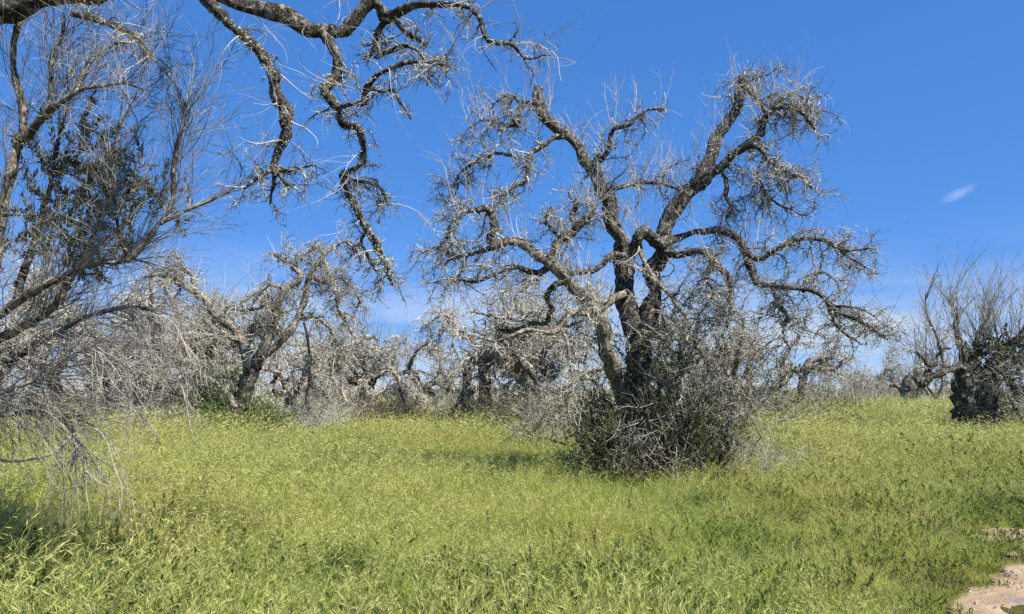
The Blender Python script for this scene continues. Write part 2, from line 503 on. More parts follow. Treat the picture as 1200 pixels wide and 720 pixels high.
def leafy(rng, b, rr, mb, n, L=(.035, .06), ratio=.22, a0=.3, a1=1.0):
    p, d, _ = spawn(rng, b, rr, n, .15, 1.0, a0, a1, (0, 0, .15))
    nr = norm(rng.normal(0, 1, (n, 3)) + A([0, 0, .8]))
    ln = rng.uniform(*L, n)
    mb.leaves(p, d, nr, ln, ln * ratio * rng.uniform(.8, 1.2, n))

def suckers(rng, base, n, h=(1.0, 2.2), spread=(.5, .5), lean=.5, K=9, wig=.10, r=.008, trop=(0, 0, .02), cone=None):
    """bundle of shoots rising from the foot of a tree"""
    a = rng.uniform(0, 2 * math.pi, n); q = np.sqrt(rng.uniform(0, 1, n))
    off = np.stack([np.cos(a) * q * spread[0], np.sin(a) * q * spread[1], np.zeros(n)], 1)
    s = np.asarray(base) + off
    d = norm(off * A([lean / max(spread[0], 1e-3), lean / max(spread[1], 1e-3), 0]) + rng.normal(0, .22, (n, 3)) + A([0, 0, 1.0]))
    b = wander(rng, s, d, rng.uniform(*h, n), K, wig, trop, .5)
    rr = taper(r * rng.uniform(.6, 1.4, n), K, .3)
    return b, rr

# ---- the big dead olive in the middle
MD = 13.2
def big_tree():
    rng = np.random.default_rng(11)
    base = G(745, MD)
    root = empty('olive_tree', base, 'big dead olive tree with two tall bare trunks in the middle of the meadow', 'tree')
    def tr(pts, K, jit=.10):
        X = A([P(a, b, MD + c) - base for a, b, c, r in pts]); R = A([r * (MD + c) / F0 for a, b, c, r in pts])
        return smooth_path(X, R, K, rng, jit)
    # trunk
    tX, tR = tr([(748, 568, 0, 26), (748, 545, 0, 20), (748, 510, 0, 16.5), (747, 470, 0, 15.5), (746, 430, 0, 14.5), (743, 400, 0, 13.5), (738, 372, .02, 11.5), (734, 345, .06, 10)], 34, .03)
    tb = MB(); tb.tubes(tX[None], tR[None], 26, rng, .16)
    sX, sR = tr([(748, 520, -.03, 9), (751, 470, -.06, 11), (752, 425, -.07, 11.5), (755, 392, -.06, 11), (761, 362, -.05, 10)], 24, .03)
    tb.tubes(sX[None], sR[None], 20, rng, .16)
    trunk = tb.build('trunk', M_bark, root)
    limbs = {}
    def limb(key, pts, K=44, S=14, mat=M_bark, jit=.10, flute=.17):
        X, R = tr(pts, K, jit)
        R = R * {'F2': .68, 'L': .95, 'M': .95, 'R': .95, 'Ru': .95, 'X': .95}.get(key, .82)
        mb = MB(); mb.tubes(X[None], R[None], S, rng, flute)
        o = mb.build('limb', mat, root)
        limbs[key] = (X[None], R[None], o)
    # left leaning limb, pale bark with sunlight put into its colour
    limb('L', [(738, 500, .1, 9), (727, 455, -.15, 10), (716, 425, -.3, 10), (705, 384, -.42, 10), (690, 354, -.5, 9), (668, 330, -.6, 8), (648, 309, -.65, 6.8), (630, 300, -.7, 5.6), (611, 290, -.7, 5), (592, 286, -.7, 4.6), (578, 290, -.7, 5)], 50, 16, M_bark_p)
    limb('Lup', [(580, 291, -.7, 6), (577, 276, -.72, 5.5), (579, 262, -.75, 5.2), (573, 246, -.75, 4.6), (556, 246, -.8, 3.4), (542, 252, -.85, 2.6), (535, 264, -.9, 2), (524, 280, -.95, 1.6), (512, 292, -1, 1.1)], 40, 10)
    limb('Llow', [(648, 310, -.6, 5), (630, 319, -.65, 4), (604, 314, -.8, 3.4), (580, 322, -.9, 2.8), (556, 330, -.95, 2.4), (530, 326, -1, 2), (508, 331, -1.05, 1.3)], 36, 9)
    limb('Lmid', [(578, 290, -.7, 5), (556, 296, -.5, 3.6), (535, 300, -.4, 2.8), (515, 290, -.3, 2.1), (497, 296, -.2, 1.3)], 30, 9)
    limb('Lr', [(644, 309, -.65, 6), (656, 287, -.5, 5.8), (675, 270, -.4, 5.4), (688, 256, -.35, 5), (693, 246, -.3, 4.5)], 30, 10, M_bark_p)
    limb('Lr2', [(675, 270, -.4, 4.5), (668, 255, -.5, 4), (677, 243, -.5, 3.4), (674, 233, -.5, 2.6)], 20, 8)
    limb('Lr3', [(662, 282, -.45, 3.6), (648, 268, -.7, 3), (640, 256, -.8, 2.5), (646, 242, -.85, 2)], 20, 8)
    # left trunk rising to a sawn top
    limb('M', [(737, 370, .05, 10.5), (733, 325, .1, 9.5), (731, 303, .12, 8.8), (721, 263, .15, 8.2), (712, 233, .2, 8.2), (701, 214, .25, 8), (689, 192, .3, 7.4), (679, 173, .33, 7), (664, 158, .36, 7), (645, 145, .4, 6.6), (633, 131, .42, 6), (628, 116, .42, 5.4), (632, 105, .42, 5)], 60, 16)
    limb('Ma', [(665, 160, .36, 4.4), (649, 163, .2, 4), (636, 171, .1, 3.6), (622, 182, 0, 3.4), (619, 196, -.1, 3.1), (617, 210, -.2, 2.8), (600, 221, -.3, 2.4), (589, 231, -.4, 1.8), (580, 243, -.45, 1.2)], 40, 9)
    limb('Ma2', [(620, 186, 0, 3), (604, 183, .1, 2.8), (581, 180, .2, 2.5), (559, 190, .3, 2.2), (540, 202, .4, 1.8), (536, 224, .45, 1.4), (524, 238, .5, 1)], 36, 8)
    limb('Mb', [(630, 124, .42, 4), (610, 123, .3, 3.2), (607, 142, .2, 2.8), (592, 147, .1, 2.3), (566, 141, 0, 1.6), (548, 152, -.1, 1)], 30, 8)
    limb('Mb2', [(612, 122, .3, 2.5), (600, 112, .5, 2.2), (584, 117, .6, 1.7), (575, 128, .65, 1)], 20, 7)
    limb('Mc', [(694, 193, .3, 4.6), (703, 183, .1, 4.4), (705, 189, -.05, 4), (712, 176, -.15, 3.6), (718, 152, -.25, 3.2), (738, 146, -.3, 2.8), (757, 130, -.35, 2.3), (776, 128, -.4, 1.4)], 36, 9)
    limb('Md', [(714, 222, .2, 4), (738, 217, .5, 3.2), (757, 213, .7, 2.8), (780, 218, .9, 2.2), (796, 222, 1.0, 1.4)], 30, 8)
    limb('Me', [(731, 300, .1, 6), (716, 302, -.05, 4.5), (704, 312, -.1, 4.5), (692, 318, -.15, 5), (676, 322, -.3, 4), (660, 316, -.5, 3)], 30, 9)
    # right trunk with its fork
    limb('R', [(756, 392, -.06, 11), (763, 352, -.08, 9.5), (768, 322, -.1, 9.5), (775, 291, -.12, 10.5), (784, 264, -.15, 10.5), (797, 237, -.18, 10.5), (812, 222, -.2, 10), (822, 211, -.2, 8.5), (829, 191, -.18, 7.2), (838, 168, -.12, 6.8), (852, 142, -.05, 6.3), (864, 119, .02, 6), (871, 90, .08, 4.6)], 60, 16)
    limb('Ru', [(818, 219, -.2, 8), (833, 205, -.3, 7.4), (849, 191, -.4, 6.8), (871, 172, -.55, 6.4), (888, 159, -.65, 6), (897, 141, -.7, 5.2), (906, 129, -.75, 4.6), (921, 126, -.8, 3.8), (936, 128, -.9, 3.2), (948, 141, -1, 2.4), (956, 152, -1.05, 1.3)], 46, 12)
    limb('Ru2', [(897, 141, -.7, 3.4), (893, 124, -.5, 3.2), (880, 112, -.4, 2.8), (872, 102, -.3, 2.4), (884, 92, -.25, 2), (900, 88, -.2, 1.4), (910, 80, -.2, .9)], 26, 8)
    limb('Ru3', [(906, 130, -.75, 3.4), (918, 115, -.6, 2.8), (931, 110, -.5, 2.2), (944, 118, -.45, 1.6), (958, 128, -.4, 1)], 24, 8)
    limb('Rd', [(878, 168, -.6, 4), (892, 173, -.9, 3.6), (901, 190, -1.0, 3.3), (920, 202, -1.1, 2.9), (939, 210, -1.15, 2.4), (951, 222, -1.2, 1.6)], 34, 8)
    limb('Rd2', [(896, 182, -1, 2.6), (890, 205, -1.0, 2.4), (897, 225, -1.0, 2), (912, 240, -1.0, 1.7), (930, 246, -1.0, 1.1)], 26, 7)
    limb('Re', [(843, 197, -.35, 4), (850, 210, -.5, 3.4), (852, 228, -.6, 3), (858, 244, -.65, 2.4), (850, 256, -.7, 1.7)], 24, 8)
    # elbow between the two trunks
    limb('X', [(781, 276, -.15, 7.5), (766, 283, -.3, 8), (752, 275, -.4, 8), (745, 283, -.38, 6.5), (742, 297, -.2, 5)], 22, 12)
    # right hand drooping boughs
    limb('W1', [(777, 296, -.15, 5.5), (796, 297, -.4, 5.2), (818, 294, -.6, 5), (837, 306, -.75, 4.8), (852, 321, -.85, 4.5), (857, 333, -.9, 4.2), (853, 348, -.95, 3.8), (857, 366, -1, 3), (852, 384, -1.05, 2)], 40, 10)
    limb('W2', [(783, 282, -.1, 6), (800, 277, .2, 5.5), (815, 273, .3, 5.4), (841, 270, .45, 5.2), (863, 277, .55, 5), (872, 293, .6, 4.8), (879, 315, .62, 4.5), (888, 334, .62, 4.2), (910, 336, .6, 4), (933, 341, .55, 4), (960, 345, .5, 3.6), (980, 366, .45, 3), (1007, 377, .4, 2.3), (1038, 396, .35, 1.2)], 64, 11)
    limb('W3', [(872, 295, .6, 3.8), (884, 304, .3, 3.4), (898, 302, .1, 3.2), (920, 286, -.1, 3), (950, 281, -.25, 2.8), (969, 283, -.35, 2.6), (985, 294, -.45, 2.1), (1004, 294, -.5, 1.8), (1022, 291, -.55, 1)], 44, 8)
    limb('W3b', [(985, 294, -.45, 2), (1000, 304, -.5, 1.7), (1018, 315, -.5, .9)], 18, 6)
    limb('W4', [(941, 342, .55, 3), (950, 325, .8, 2.4), (966, 320, .9, 2), (980, 330, 1, 1.2)], 22, 7)
    limb('W5', [(975, 360, .45, 2.4), (990, 360, .2, 2), (1008, 362, .1, 1.4), (1026, 372, .0, .9)], 20, 7)
    limb('W6', [(968, 352, .48, 2.6), (976, 376, .7, 2), (990, 392, .8, 1.6), (1008, 402, .85, 1)], 20, 7)
    limb('W7', [(905, 337, .6, 3), (912, 356, .2, 2.6), (922, 372, 0, 2.2), (918, 392, -.1, 1.8), (926, 408, -.2, 1.2)], 26, 7)
    limb('W8', [(838, 307, -.75, 3), (828, 326, -1, 2.6), (836, 344, -1.1, 2.2), (826, 360, -1.2, 1.6)], 22, 7)
    # pale boughs low in front, their sunlit look put into the bark colour
    limb('F1', [(747, 284, -.36, 4), (752, 302, -.45, 4), (760, 320, -.55, 4), (772, 332, -.7, 3.8), (786, 346, -.85, 3.4), (795, 362, -1, 2.6), (806, 374, -1.1, 1.8)], 26, 9, M_bark_p)
    limb('F2', [(735, 342, .08, 6.5), (722, 349, -.35, 6.2), (694, 365, -.8, 5.6), (668, 373, -1.0, 5), (650, 389, -1.1, 4.6), (632, 391, -1.15, 4.2), (615, 387, -1.2, 3.6), (598, 394, -1.3, 2.8), (580, 400, -1.35, 2.2), (562, 396, -1.4, 1.3)], 46, 10, M_bark_p)
    limb('F3', [(664, 330, -.6, 4.6), (650, 335, -.3, 4.4), (641, 348, -.15, 4.2), (643, 366, -.05, 4), (640, 378, 0, 3.8), (622, 380, .1, 3.4), (602, 390, .2, 2.8), (584, 388, .3, 2)], 34, 9)
    limb('F4', [(744, 392, .02, 4), (753, 381, -.5, 3.6), (764, 386, -.8, 3), (778, 398, -1, 2)], 18, 8, M_bark_p)
    limb('F5', [(655, 381, -1.05, 3), (663, 400, -1.2, 2.4), (667, 424, -1.25, 2), (671, 448, -1.3, 1.5), (668, 466, -1.3, 1)], 22, 7, M_bark_p)
    # twigs on every limb, hanging from it
    dens = dict(L=(16, .6), Lup=(26, 1), Llow=(26, 1), Lmid=(22, 1), Lr=(14, 1), Lr2=(7, 1), Lr3=(8, 1), M=(16, .9), Ma=(22, 1), Ma2=(26, 1), Mb=(20, 1), Mb2=(9, 1),
                Mc=(16, 1), Md=(15, 1), Me=(8, 1), R=(20, .9), Ru=(34, 1), Ru2=(13, 1), Ru3=(16, 1), Rd=(26, 1), Rd2=(22, 1), Re=(16, 1), X=(5, .7), W1=(22, 1), W2=(52, 1),
                W3=(34, 1), W3b=(7, .8), W4=(11, 1), W5=(9, .8), W6=(11, .8), W7=(20, 1), W8=(18, 1), F1=(12, 1), F2=(22, 1), F3=(16, 1), F4=(10, 1), F5=(10, 1))
    for k, (X, R, o) in limbs.items():
        n, q = dens[k]
        big = k in ('L', 'M', 'R')
        mb = MB()
        n = int(n * 1.15)
        clothe(rng, X, R, mb, n, int(n * 13 * q), int(n * 20 * q), l1=(.25, .95), l2=(.10, .42), l3=(.025, .075), r1=.0125, r2=.0052, r3=.0046, wig2=.38,
               t0=.35 if big else .12, droop1=-.05, droop2=-.09, wig1=.34, pw=.8)
        mb.build('twigs', M_twig, o, 'stuff')
        if k in ('L', 'M', 'R', 'Ru', 'Lr', 'Lup', 'W2', 'Md', 'Mc', 'X', 'W1', 'Ma2', 'Mb'):
            sb = MB()
            m = {'L': 34, 'M': 34, 'R': 34, 'Ru': 24, 'Lr': 34, 'W2': 22, 'Md': 24}.get(k, 12)
            sprouts(rng, X, R, sb, int(m * 1.3), (.35, 1.15), .0062, t0=.3)
            sb.build('shoots', M_shoot, o, 'stuff')
    # thicket of living suckers round the foot
    sbs = (MB(), MB()); lb = MB(); lb2 = MB(); db = MB()
    for (px, d, n, h, spx, spy, nl) in ((718, -.3, 32, (.5, 1.6), .24, .3, 4600), (738, -.7, 10, (.3, .8), .35, .15, 500), (790, -.35, 46, (1.2, 3.2), .42, .45, 7400), (830, .1, 42, (1.0, 3.2), .45, .5, 3400), (775, .9, 40, (1.2, 3.0), .6, .4, 3800), (716, .5, 22, (.6, 1.7), .3, .3, 2200)):
        b, rr = suckers(rng, G(px, MD + d) - base, n, h, (spx, spy), .3 if px < 760 else .14, r=.009)
        sb = sbs[0 if px < 760 else 1]
        sb.tubes(b, rr, 4, cap=False)
        p, dd, r2 = spawn(rng, b, rr, n * 9, .15, 1, .4, 1.1, (0, 0, .1))
        b2 = wander(rng, p, dd, rng.uniform(.2, .6, n * 9), 6, .16, (0, 0, -.01), .4)
        rr2 = taper(np.minimum(r2 * .8, .004), 6, .4)
        sb.tubes(b2, rr2, 3, cap=False)
        leafy(rng, b2, rr2, lb if px < 800 else lb2, int(nl * (2.1 if px < 800 else 2.0)), (.04, .072), .29)
        # dead grey twigs among them
        p, dd, r2 = spawn(rng, b, rr, n * 4, .1, 1, .5, 1.4)
        b3 = wander(rng, p, dd, rng.uniform(.2, .7, n * 4), 6, .22, (0, 0, -.03), .4)
        db.tubes(b3, taper(.0042 * rng.uniform(.7, 1.5, n * 4), 6, .4), 3, cap=False)
    sk = sbs[0].build('sucker_stems', M_twig_d, root, 'stuff')
    sbs[1].build('sucker_stems', M_twig_m, root, 'stuff')
    lb.build('leaves', M_leaf, sk, 'stuff')
    lb2.build('leaves', M_leaf_m, sk, 'stuff')
    db.build('dead_twigs', M_twig, sk, 'stuff')
    # pale dead twigs fallen about the foot of the trunk
    fb = MB()
    n = 90
    s = base * 0 + np.stack([rng.uniform(-.5, .5, n), rng.uniform(-.95, -.35, n), rng.uniform(.1, 1.5, n)], 1)
    dd = norm(np.stack([rng.normal(0, .5, n), rng.normal(-.2, .3, n), rng.normal(-.6, .6, n)], 1))
    b = wander(rng, s, dd, rng.uniform(.3, .8, n), 7, .2, (0, 0, -.05), .4)
    fb.tubes(b, taper(.007 * rng.uniform(.5, 1.5, n), 7, .35), 4, cap=False)
    p, d2, r2 = spawn(rng, b, taper(np.full(n, .006), 7), 240, .2, 1, .4, 1.0)
    fb.tubes(wander(rng, p, d2, rng.uniform(.1, .35, 240), 5, .2), taper(np.full(240, .0035), 5, .5), 3, cap=False)
    fb.build('dead_brush', M_shoot_n, root, 'stuff')
    # spray of pale dead twigs on the right flank
    gb = MB()
    n = 120
    s = np.stack([rng.uniform(.3, 1.8, n), rng.uniform(-1.0, .8, n), rng.uniform(1.2, 3.4, n)], 1)
    dd = norm(np.stack([rng.normal(.35, .5, n), rng.normal(-.2, .4, n), rng.normal(.0, .5, n)], 1))
    X1 = wander(rng, s, dd, rng.uniform(.4, 1.1, n), 9, .25, (0, 0, -.04), .4)
    R1 = taper(.008 * rng.uniform(.6, 1.5, n), 9, .35)
    gb.tubes(X1, R1, 4, cap=False)
    clothe(rng, X1, R1, gb, 560, 2200, 3000, l1=(.12, .4), l2=(.06, .2), l3=(.025, .06), r1=.005, r2=.0042, r3=.0055, t0=.1, k1=7, k2=5)
    gb.build('dead_spray', M_twig, root, 'stuff')
    return root
big_tree()

# ---- the near tree whose boughs hang into the top and left of the view
def near_tree():
    rng = np.random.default_rng(21)
    ND = 6.2
    base = G(-190, 6.6)
    root = empty('near_olive_tree', base, 'dead olive nearest the camera, boughs hanging across the top left corner', 'tree')
    def tr(pts, K, jit=.10):
        X = A([P(a, b, ND + c) - base for a, b, c, r in pts]); R = A([r * (ND + c) / F0 for a, b, c, r in pts])
        return smooth_path(X, R, K, rng, jit)
    tX, tR = tr([(-190, 690, .4, 62), (-188, 640, .4, 50), (-180, 540, .4, 44), (-172, 430, .4, 40), (-160, 320, .4, 36), (-150, 240, .4, 32)], 30, .02)
    tb = MB(); tb.tubes(tX[None], tR[None], 26, rng, .16); tb.build('trunk', M_bark, root)
    limbs = {}
    def limb(key, pts, K=44, S=12, mat=M_bark, jit=.10, flute=.17):
        X, R = tr(pts, K, jit)
        mb = MB(); mb.tubes(X[None], R[None], S, rng, flute)
        limbs[key] = (X[None], R[None], mb.build('limb', mat, root))
    limb('A', [(-155, 290, .4, 28), (-130, 180, .3, 24), (-90, 90, .2, 20), (-40, 35, .1, 17), (10, 12, 0, 15), (60, 2, 0, 13.5), (120, -12, .05, 12), (180, -26, .1, 10.5), (232, -18, .15, 9.5), (267, 0, .2, 8.5), (300, 12, .2, 8), (333, 21, .2, 8), (362, 36, .2, 8.5), (385, 33, .2, 8), (410, 34, .2, 8), (424, 14, .2, 7.5), (436, -6, .2, 7)], 84, 16, M_bark)
    limb('A2', [(432, -2, .2, 5.5), (447, 6, .2, 6), (457, 20, .2, 6), (468, 14, .15, 4.5), (484, 8, .1, 4), (512, 6, 0, 3.5), (542, 6, -.1, 3), (561, 20, -.15, 3), (573, 46, -.2, 3.2), (600, 52, -.25, 2.4), (617, 69, -.3, 2), (640, 66, -.35, 1.2)], 46, 10)
    limb('B', [(225, -20, .15, 7), (246, 2, .1, 7), (267, 25, .05, 6), (290, 44, 0, 5.8), (308, 63, 0, 5.6), (319, 88, 0, 5.2), (323, 104, 0, 5.2), (326, 120, 0, 6), (334, 142, 0, 5.5), (336, 155, 0, 5), (326, 176, 0, 3.8), (321, 194, 0, 4), (322, 206, 0, 3)], 60, 12)
    limb('B1', [(322, 196, 0, 2.8), (308, 204, -.1, 2.4), (294, 214, -.15, 2), (284, 222, -.2, 1.2)], 16, 7)
    limb('B2', [(323, 198, 0, 2.8), (338, 199, .1, 2.4), (352, 196, .15, 1.9), (370, 194, .2, 1)], 16, 7)
    limb('B3', [(324, 202, 0, 2.8), (334, 214, -.05, 2.2), (344, 216, -.1, 1.4)], 12, 7)
    limb('B4', [(322, 204, 0, 2.4), (320, 222, .05, 1.9), (316, 240, .1, 1)], 12, 7)
    limb('C', [(376, 38, .2, 6.5), (388, 52, .15, 5.8), (396, 67, .1, 5.4), (396, 82, .1, 5.2), (386, 97, .05, 5.5), (377, 107, 0, 5.8), (385, 117, 0, 5.2), (394, 126, 0, 4.6), (397, 142, 0, 4.4), (404, 148, 0, 4), (417, 150, 0, 3.8), (425, 168, 0, 3.6), (422, 190, 0, 3.4), (410, 201, 0, 3), (399, 206, 0, 3), (406, 222, 0, 3), (416, 240, 0, 3.2), (428, 264, 0, 3.4), (438, 282, 0, 3.4), (447, 298, 0, 2.8), (455, 318, 0, 2), (460, 334, 0, 1)], 84, 11)
    limb('C1', [(395, 127, 0, 4), (410, 122, -.1, 3.8), (424, 121, -.15, 3.8), (431, 104, -.2, 3.4), (442, 89, -.25, 3.2), (460, 79, -.3, 3), (483, 73, -.35, 2.6), (508, 75, -.4, 2), (530, 79, -.45, 1.2)], 40, 9)
    limb('C2', [(452, 24, .2, 4), (443, 44, .3, 4), (438, 62, .35, 3.4), (428, 70, .4, 2.2)], 18, 8)
    limb('C3', [(460, 20, .2, 3.4), (478, 38, .1, 3), (492, 46, .05, 2.6), (500, 56, 0, 1.6)], 18, 8)
    limb('C4', [(440, 68, .3, 2.6), (458, 60, .1, 2.8), (474, 53, 0, 2.6), (492, 62, -.1, 2), (504, 82, -.15, 1.6), (500, 100, -.2, 1)], 24, 7)
    limb('C5', [(402, 206, 0, 2.6), (418, 213, .1, 2.6), (436, 214, .15, 2.4), (448, 224, .2, 1.8), (456, 242, .25, 1)], 22, 7)
    limb('C6', [(434, 104, -.2, 2.4), (448, 108, -.3, 2), (462, 106, -.35, 1.8), (470, 122, -.4, 1.4), (482, 140, -.45, .8)], 22, 6)
    limb('C7', [(432, 268, 0, 2.6), (424, 282, .15, 2.2), (432, 300, .2, 1.8), (440, 318, .25, 1)], 18, 6)
    limb('D', [(84, 16, 0, 4.5), (110, 22, 0, 4), (128, 28, 0, 3.6), (146, 36, 0, 3.6), (162, 47, 0, 3.6), (170, 60, 0, 3), (178, 68, 0, 2)], 26, 8)
    # unseen crown boughs above the view, added to shade the grass at lower left
    limb('U1', [(225, -20, .15, 7), (262, -110, -.4, 6), (300, -190, -1.0, 5.4), (330, -270, -1.6, 5), (352, -330, -2.1, 4.4), (340, -400, -2.6, 3.4), (300, -470, -2.9, 2)], 50, 10)
    limb('U3', [(262, -110, -.4, 4.4), (330, -150, -.9, 4), (390, -230, -1.5, 3.4), (430, -320, -2.0, 2.4)], 34, 8)
    # upright stem at the edge of the view and the grey shoots from it
    limb('S', [(-150, 300, .4, 14), (-80, 330, .3, 11), (-28, 352, .2, 8), (-8, 320, .2, 6.5), (1, 270, .2, 6), (9, 215, .2, 5.2), (19, 170, .2, 4.8), (24, 130, .2, 4.5), (17, 90, .2, 4.2), (18, 50, .2, 4), (22, 18, .15, 3.6)], 50, 10, M_bark_p)
    limb('S1', [(-30, 376, .1, 6), (0, 366, .1, 5), (40, 340, 0, 4.4), (76, 322, 0, 4.2), (110, 310, 0, 4), (146, 304, 0, 3.8), (166, 290, 0, 3.6), (186, 264, 0, 3.4), (200, 240, 0, 3), (203, 212, 0, 2.8), (205, 180, 0, 2.4), (213, 146, 0, 2), (218, 120, 0, 1.2)], 60, 8, M_bark_p)
    limb('S2', [(-60, 400, .3, 7), (-10, 398, .3, 5.5), (30, 380, .3, 4.4), (64, 356, .25, 3.8), (84, 322, .25, 3.4), (104, 290, .25, 3), (116, 262, .25, 2.6), (126, 240, .25, 2), (124, 200, .25, 1.2)], 44, 8, M_bark_p)
    limb('S3', [(18, 170, .2, 4.5), (36, 148, .1, 4), (58, 128, 0, 3.6), (84, 112, -.05, 3), (110, 102, -.1, 2.6), (140, 98, -.1, 2), (168, 104, -.1, 1)], 36, 8, M_bark_p)
    limb('S4', [(52, 132, 0, 3.4), (61, 110, .05, 3.2), (60, 70, .1, 2.8), (72, 42, .1, 2.4), (74, 20, .1, 1.6)], 26, 7)
    limb('S5', [(90, 110, -.05, 3), (98, 88, .1, 2.6), (108, 70, .15, 2.2), (124, 56, .2, 1.6), (146, 48, .2, 1)], 26, 7, M_bark_p)
    limb('S6', [(188, 262, 0, 2.8), (214, 248, .1, 2.4), (244, 236, .15, 2), (272, 222, .2, 1.5), (296, 204, .25, .8)], 30, 7, M_bark_p)
    limb('S7', [(20, 350, .1, 4), (34, 300, .3, 3.6), (48, 250, .35, 3), (60, 210, .4, 2.6), (68, 160, .4, 2), (80, 120, .4, 1.4), (78, 84, .4, .9)], 40, 7)
    limb('S8', [(150, 303, 0, 2.6), (140, 270, -.1, 2.2), (134, 230, -.15, 1.8), (130, 190, -.2, 1.5), (140, 150, -.2, 1.2), (160, 110, -.2, .8)], 36, 7)
    # low dead boughs trailing to the grass
    limb('T1', [(-160, 420, .1, 9), (-90, 440, 0, 6.5), (-40, 470, -.1, 4.6), (0, 486, -.15, 3.2), (40, 482, -.2, 2.5), (62, 484, -.2, 2.3), (78, 496, -.2, 2.1), (86, 506, -.2, 1.9), (88, 525, -.2, 1.5), (84, 545, -.2, .9)], 44, 8, M_shoot_n)
    limb('T2', [(-60, 520, -.2, 2.2), (0, 540, -.35, 1.5), (52, 536, -.5, 1.2), (70, 524, -.45, 1.2), (90, 508, -.4, 1.0), (104, 503, -.4, 1.1), (117, 507, -.4, 1.1), (126, 521, -.4, 1.0), (133, 546, -.4, .85), (142, 568, -.4, .65), (143, 588, -.4, .5), (138, 606, -.4, .35)], 40, 7, M_shoot_n, .16)
    limb('T3', [(84, 502, -.2, 1.2), (100, 486, 0, 1.3), (124, 474, .1, 1.3), (146, 476, .15, 1.3), (166, 488, .2, 1.2), (182, 508, .2, 1.0), (188, 520, .2, .6)], 30, 6, M_shoot_n)
    limb('T4', [(128, 364, .1, .9), (150, 366, .1, 1.3), (164, 388, .1, 1.35), (176, 410, .1, 1.35), (180, 436, .1, 1.2), (178, 456, .1, 1.0), (176, 478, .1, .6)], 26, 6, M_shoot_n)
    limb('T5', [(179, 412, .1, .9), (186, 420, .1, 1.0), (200, 436, .15, 1.0), (214, 456, .15, 1.0), (219, 480, .15, .9), (222, 496, .15, .8), (226, 510, .15, .5)], 24, 6, M_shoot_n)
    limb('T7', [(-120, 380, .2, 7), (-40, 420, .2, 5), (10, 424, .15, 4), (60, 392, .1, 3.4), (100, 372, .1, 2.8), (150, 360, .1, 2.4), (184, 366, .1, 1.6)], 40, 8, M_bark)
    limb('T8', [(-80, 450, -.3, 4), (-20, 470, -.4, 3), (20, 452, -.5, 2.2), (56, 440, -.5, 1.8), (92, 412, -.5, 1.3), (120, 404, -.5, .8)], 34, 7, M_shoot_n)
    hang = dict(A=(0, 0, 0), A2=(30, 6, 14), B=(14, 6, 24), B1=(9, 5, 24), B2=(9, 5, 24), B3=(6, 5, 20), B4=(7, 5, 20), C=(40, 7, 36), C1=(24, 6, 24), C2=(12, 6, 36), C3=(10, 6, 24), C4=(16, 6, 26),
                C5=(16, 7, 36), C6=(12, 5, 14), C7=(14, 8, 40), D=(14, 6, 20), U1=(60, 8, 12), U3=(40, 8, 12))
    for k, (X, R, o) in limbs.items():
        if k in hang:
            n, q2, q3 = hang[k]
            mb = MB()
            if n: clothe(rng, X, R, mb, n, int(n * q2 * 1.5), int(n * q3 * .7), l1=(.10, .42), l2=(.04, .17), l3=(.012, .034), r1=.0065, r2=.0026, r3=.0034, t0=.12 if k != 'A' else .55, droop1=-.10, droop2=-.10, wig1=.30, k1=9, k2=5)
            if k in ('A', 'B', 'C'):   # knobs of lichen on the bare wood
                m = {'A': 900, 'B': 800, 'C': 1100}[k]
                p, d, r = spawn(rng, X, R, m, .25, 1, 1.0, 1.57)
                p = p + d * r[:, None] * .85
                mb.tubes(wander(rng, p, d, rng.uniform(.008, .028, m), 3, .4), taper(.006 * rng.uniform(.5, 1.4, m), 3, .4), 4, cap=False)
            mb.build('twigs', M_twig, o, 'stuff')
            sb = MB()
            m = {'A': 34, 'A2': 22, 'B': 14, 'C': 16, 'C1': 9, 'D': 8}.get(k, 0)
            if m:   # long pale shoots, up and hanging
                p, d, _ = spawn(rng, X, R, m, .3, 1, .7, 1.5)
                d[:, 2] *= .6
                b = wander(rng, p, d, rng.uniform(.25, .8, m), 10, .12, (0, 0, -.035), .6)
                rr = taper(.0045 * rng.uniform(.5, 1.4, m), 10, .25); sb.tubes(b, rr, 4, cap=False)
                p, d, r2 = spawn(rng, b, rr, m * 4, .2, 1, .3, .9)
                sb.tubes(wander(rng, p, d, rng.uniform(.1, .4, m * 4), 6, .12, (0, 0, -.03)), taper(np.minimum(r2 * .8, .0022), 6, .4), 3, cap=False)
                sb.build('shoots', M_shoot, o, 'stuff')
        else:
            mb = MB()
            n = {'S': 100, 'S1': 120, 'S2': 120, 'S3': 50, 'S4': 28, 'S5': 28, 'S6': 20, 'S7': 60, 'S8': 40, 'T1': 120, 'T2': 1, 'T3': 2, 'T4': 2, 'T5': 2, 'T7': 130, 'T8': 110}[k]
            up = .9 if k[0] == 'S' else -.1
            p, d, r = spawn(rng, X, R, n, .2, 1, .4, 1.1, (.25, 0, up * .6))
            b = wander(rng, p, d, rng.uniform(.3, 1.05, n) * (.4 if k in ('T2', 'T3', 'T4', 'T5') else 1), 12, .10, (0, 0, .03 if up > 0 else -.06), .6)
            rr = taper(np.minimum(r * .7, .0042 * rng.uniform(.5, 1.4, n)), 12, .3); mb.tubes(b, rr, 3, cap=False)
            p, d, r2 = spawn(rng, b, rr, n * 6, .12, 1, .35, .9, (0, 0, .1 if up > 0 else -.2))
            b2 = wander(rng, p, d, rng.uniform(.10, .5, n * 6), 6, .14, (0, 0, .01 if up > 0 else -.04), .6)
            rr2 = taper(np.minimum(r2 * .8, .0022), 6, .4); mb.tubes(b2, rr2, 3, cap=False)
            mb.build('twigs', M_shoot_n, o, 'stuff')
    # sprays of living leaves
    sb = MB(); lb = MB()
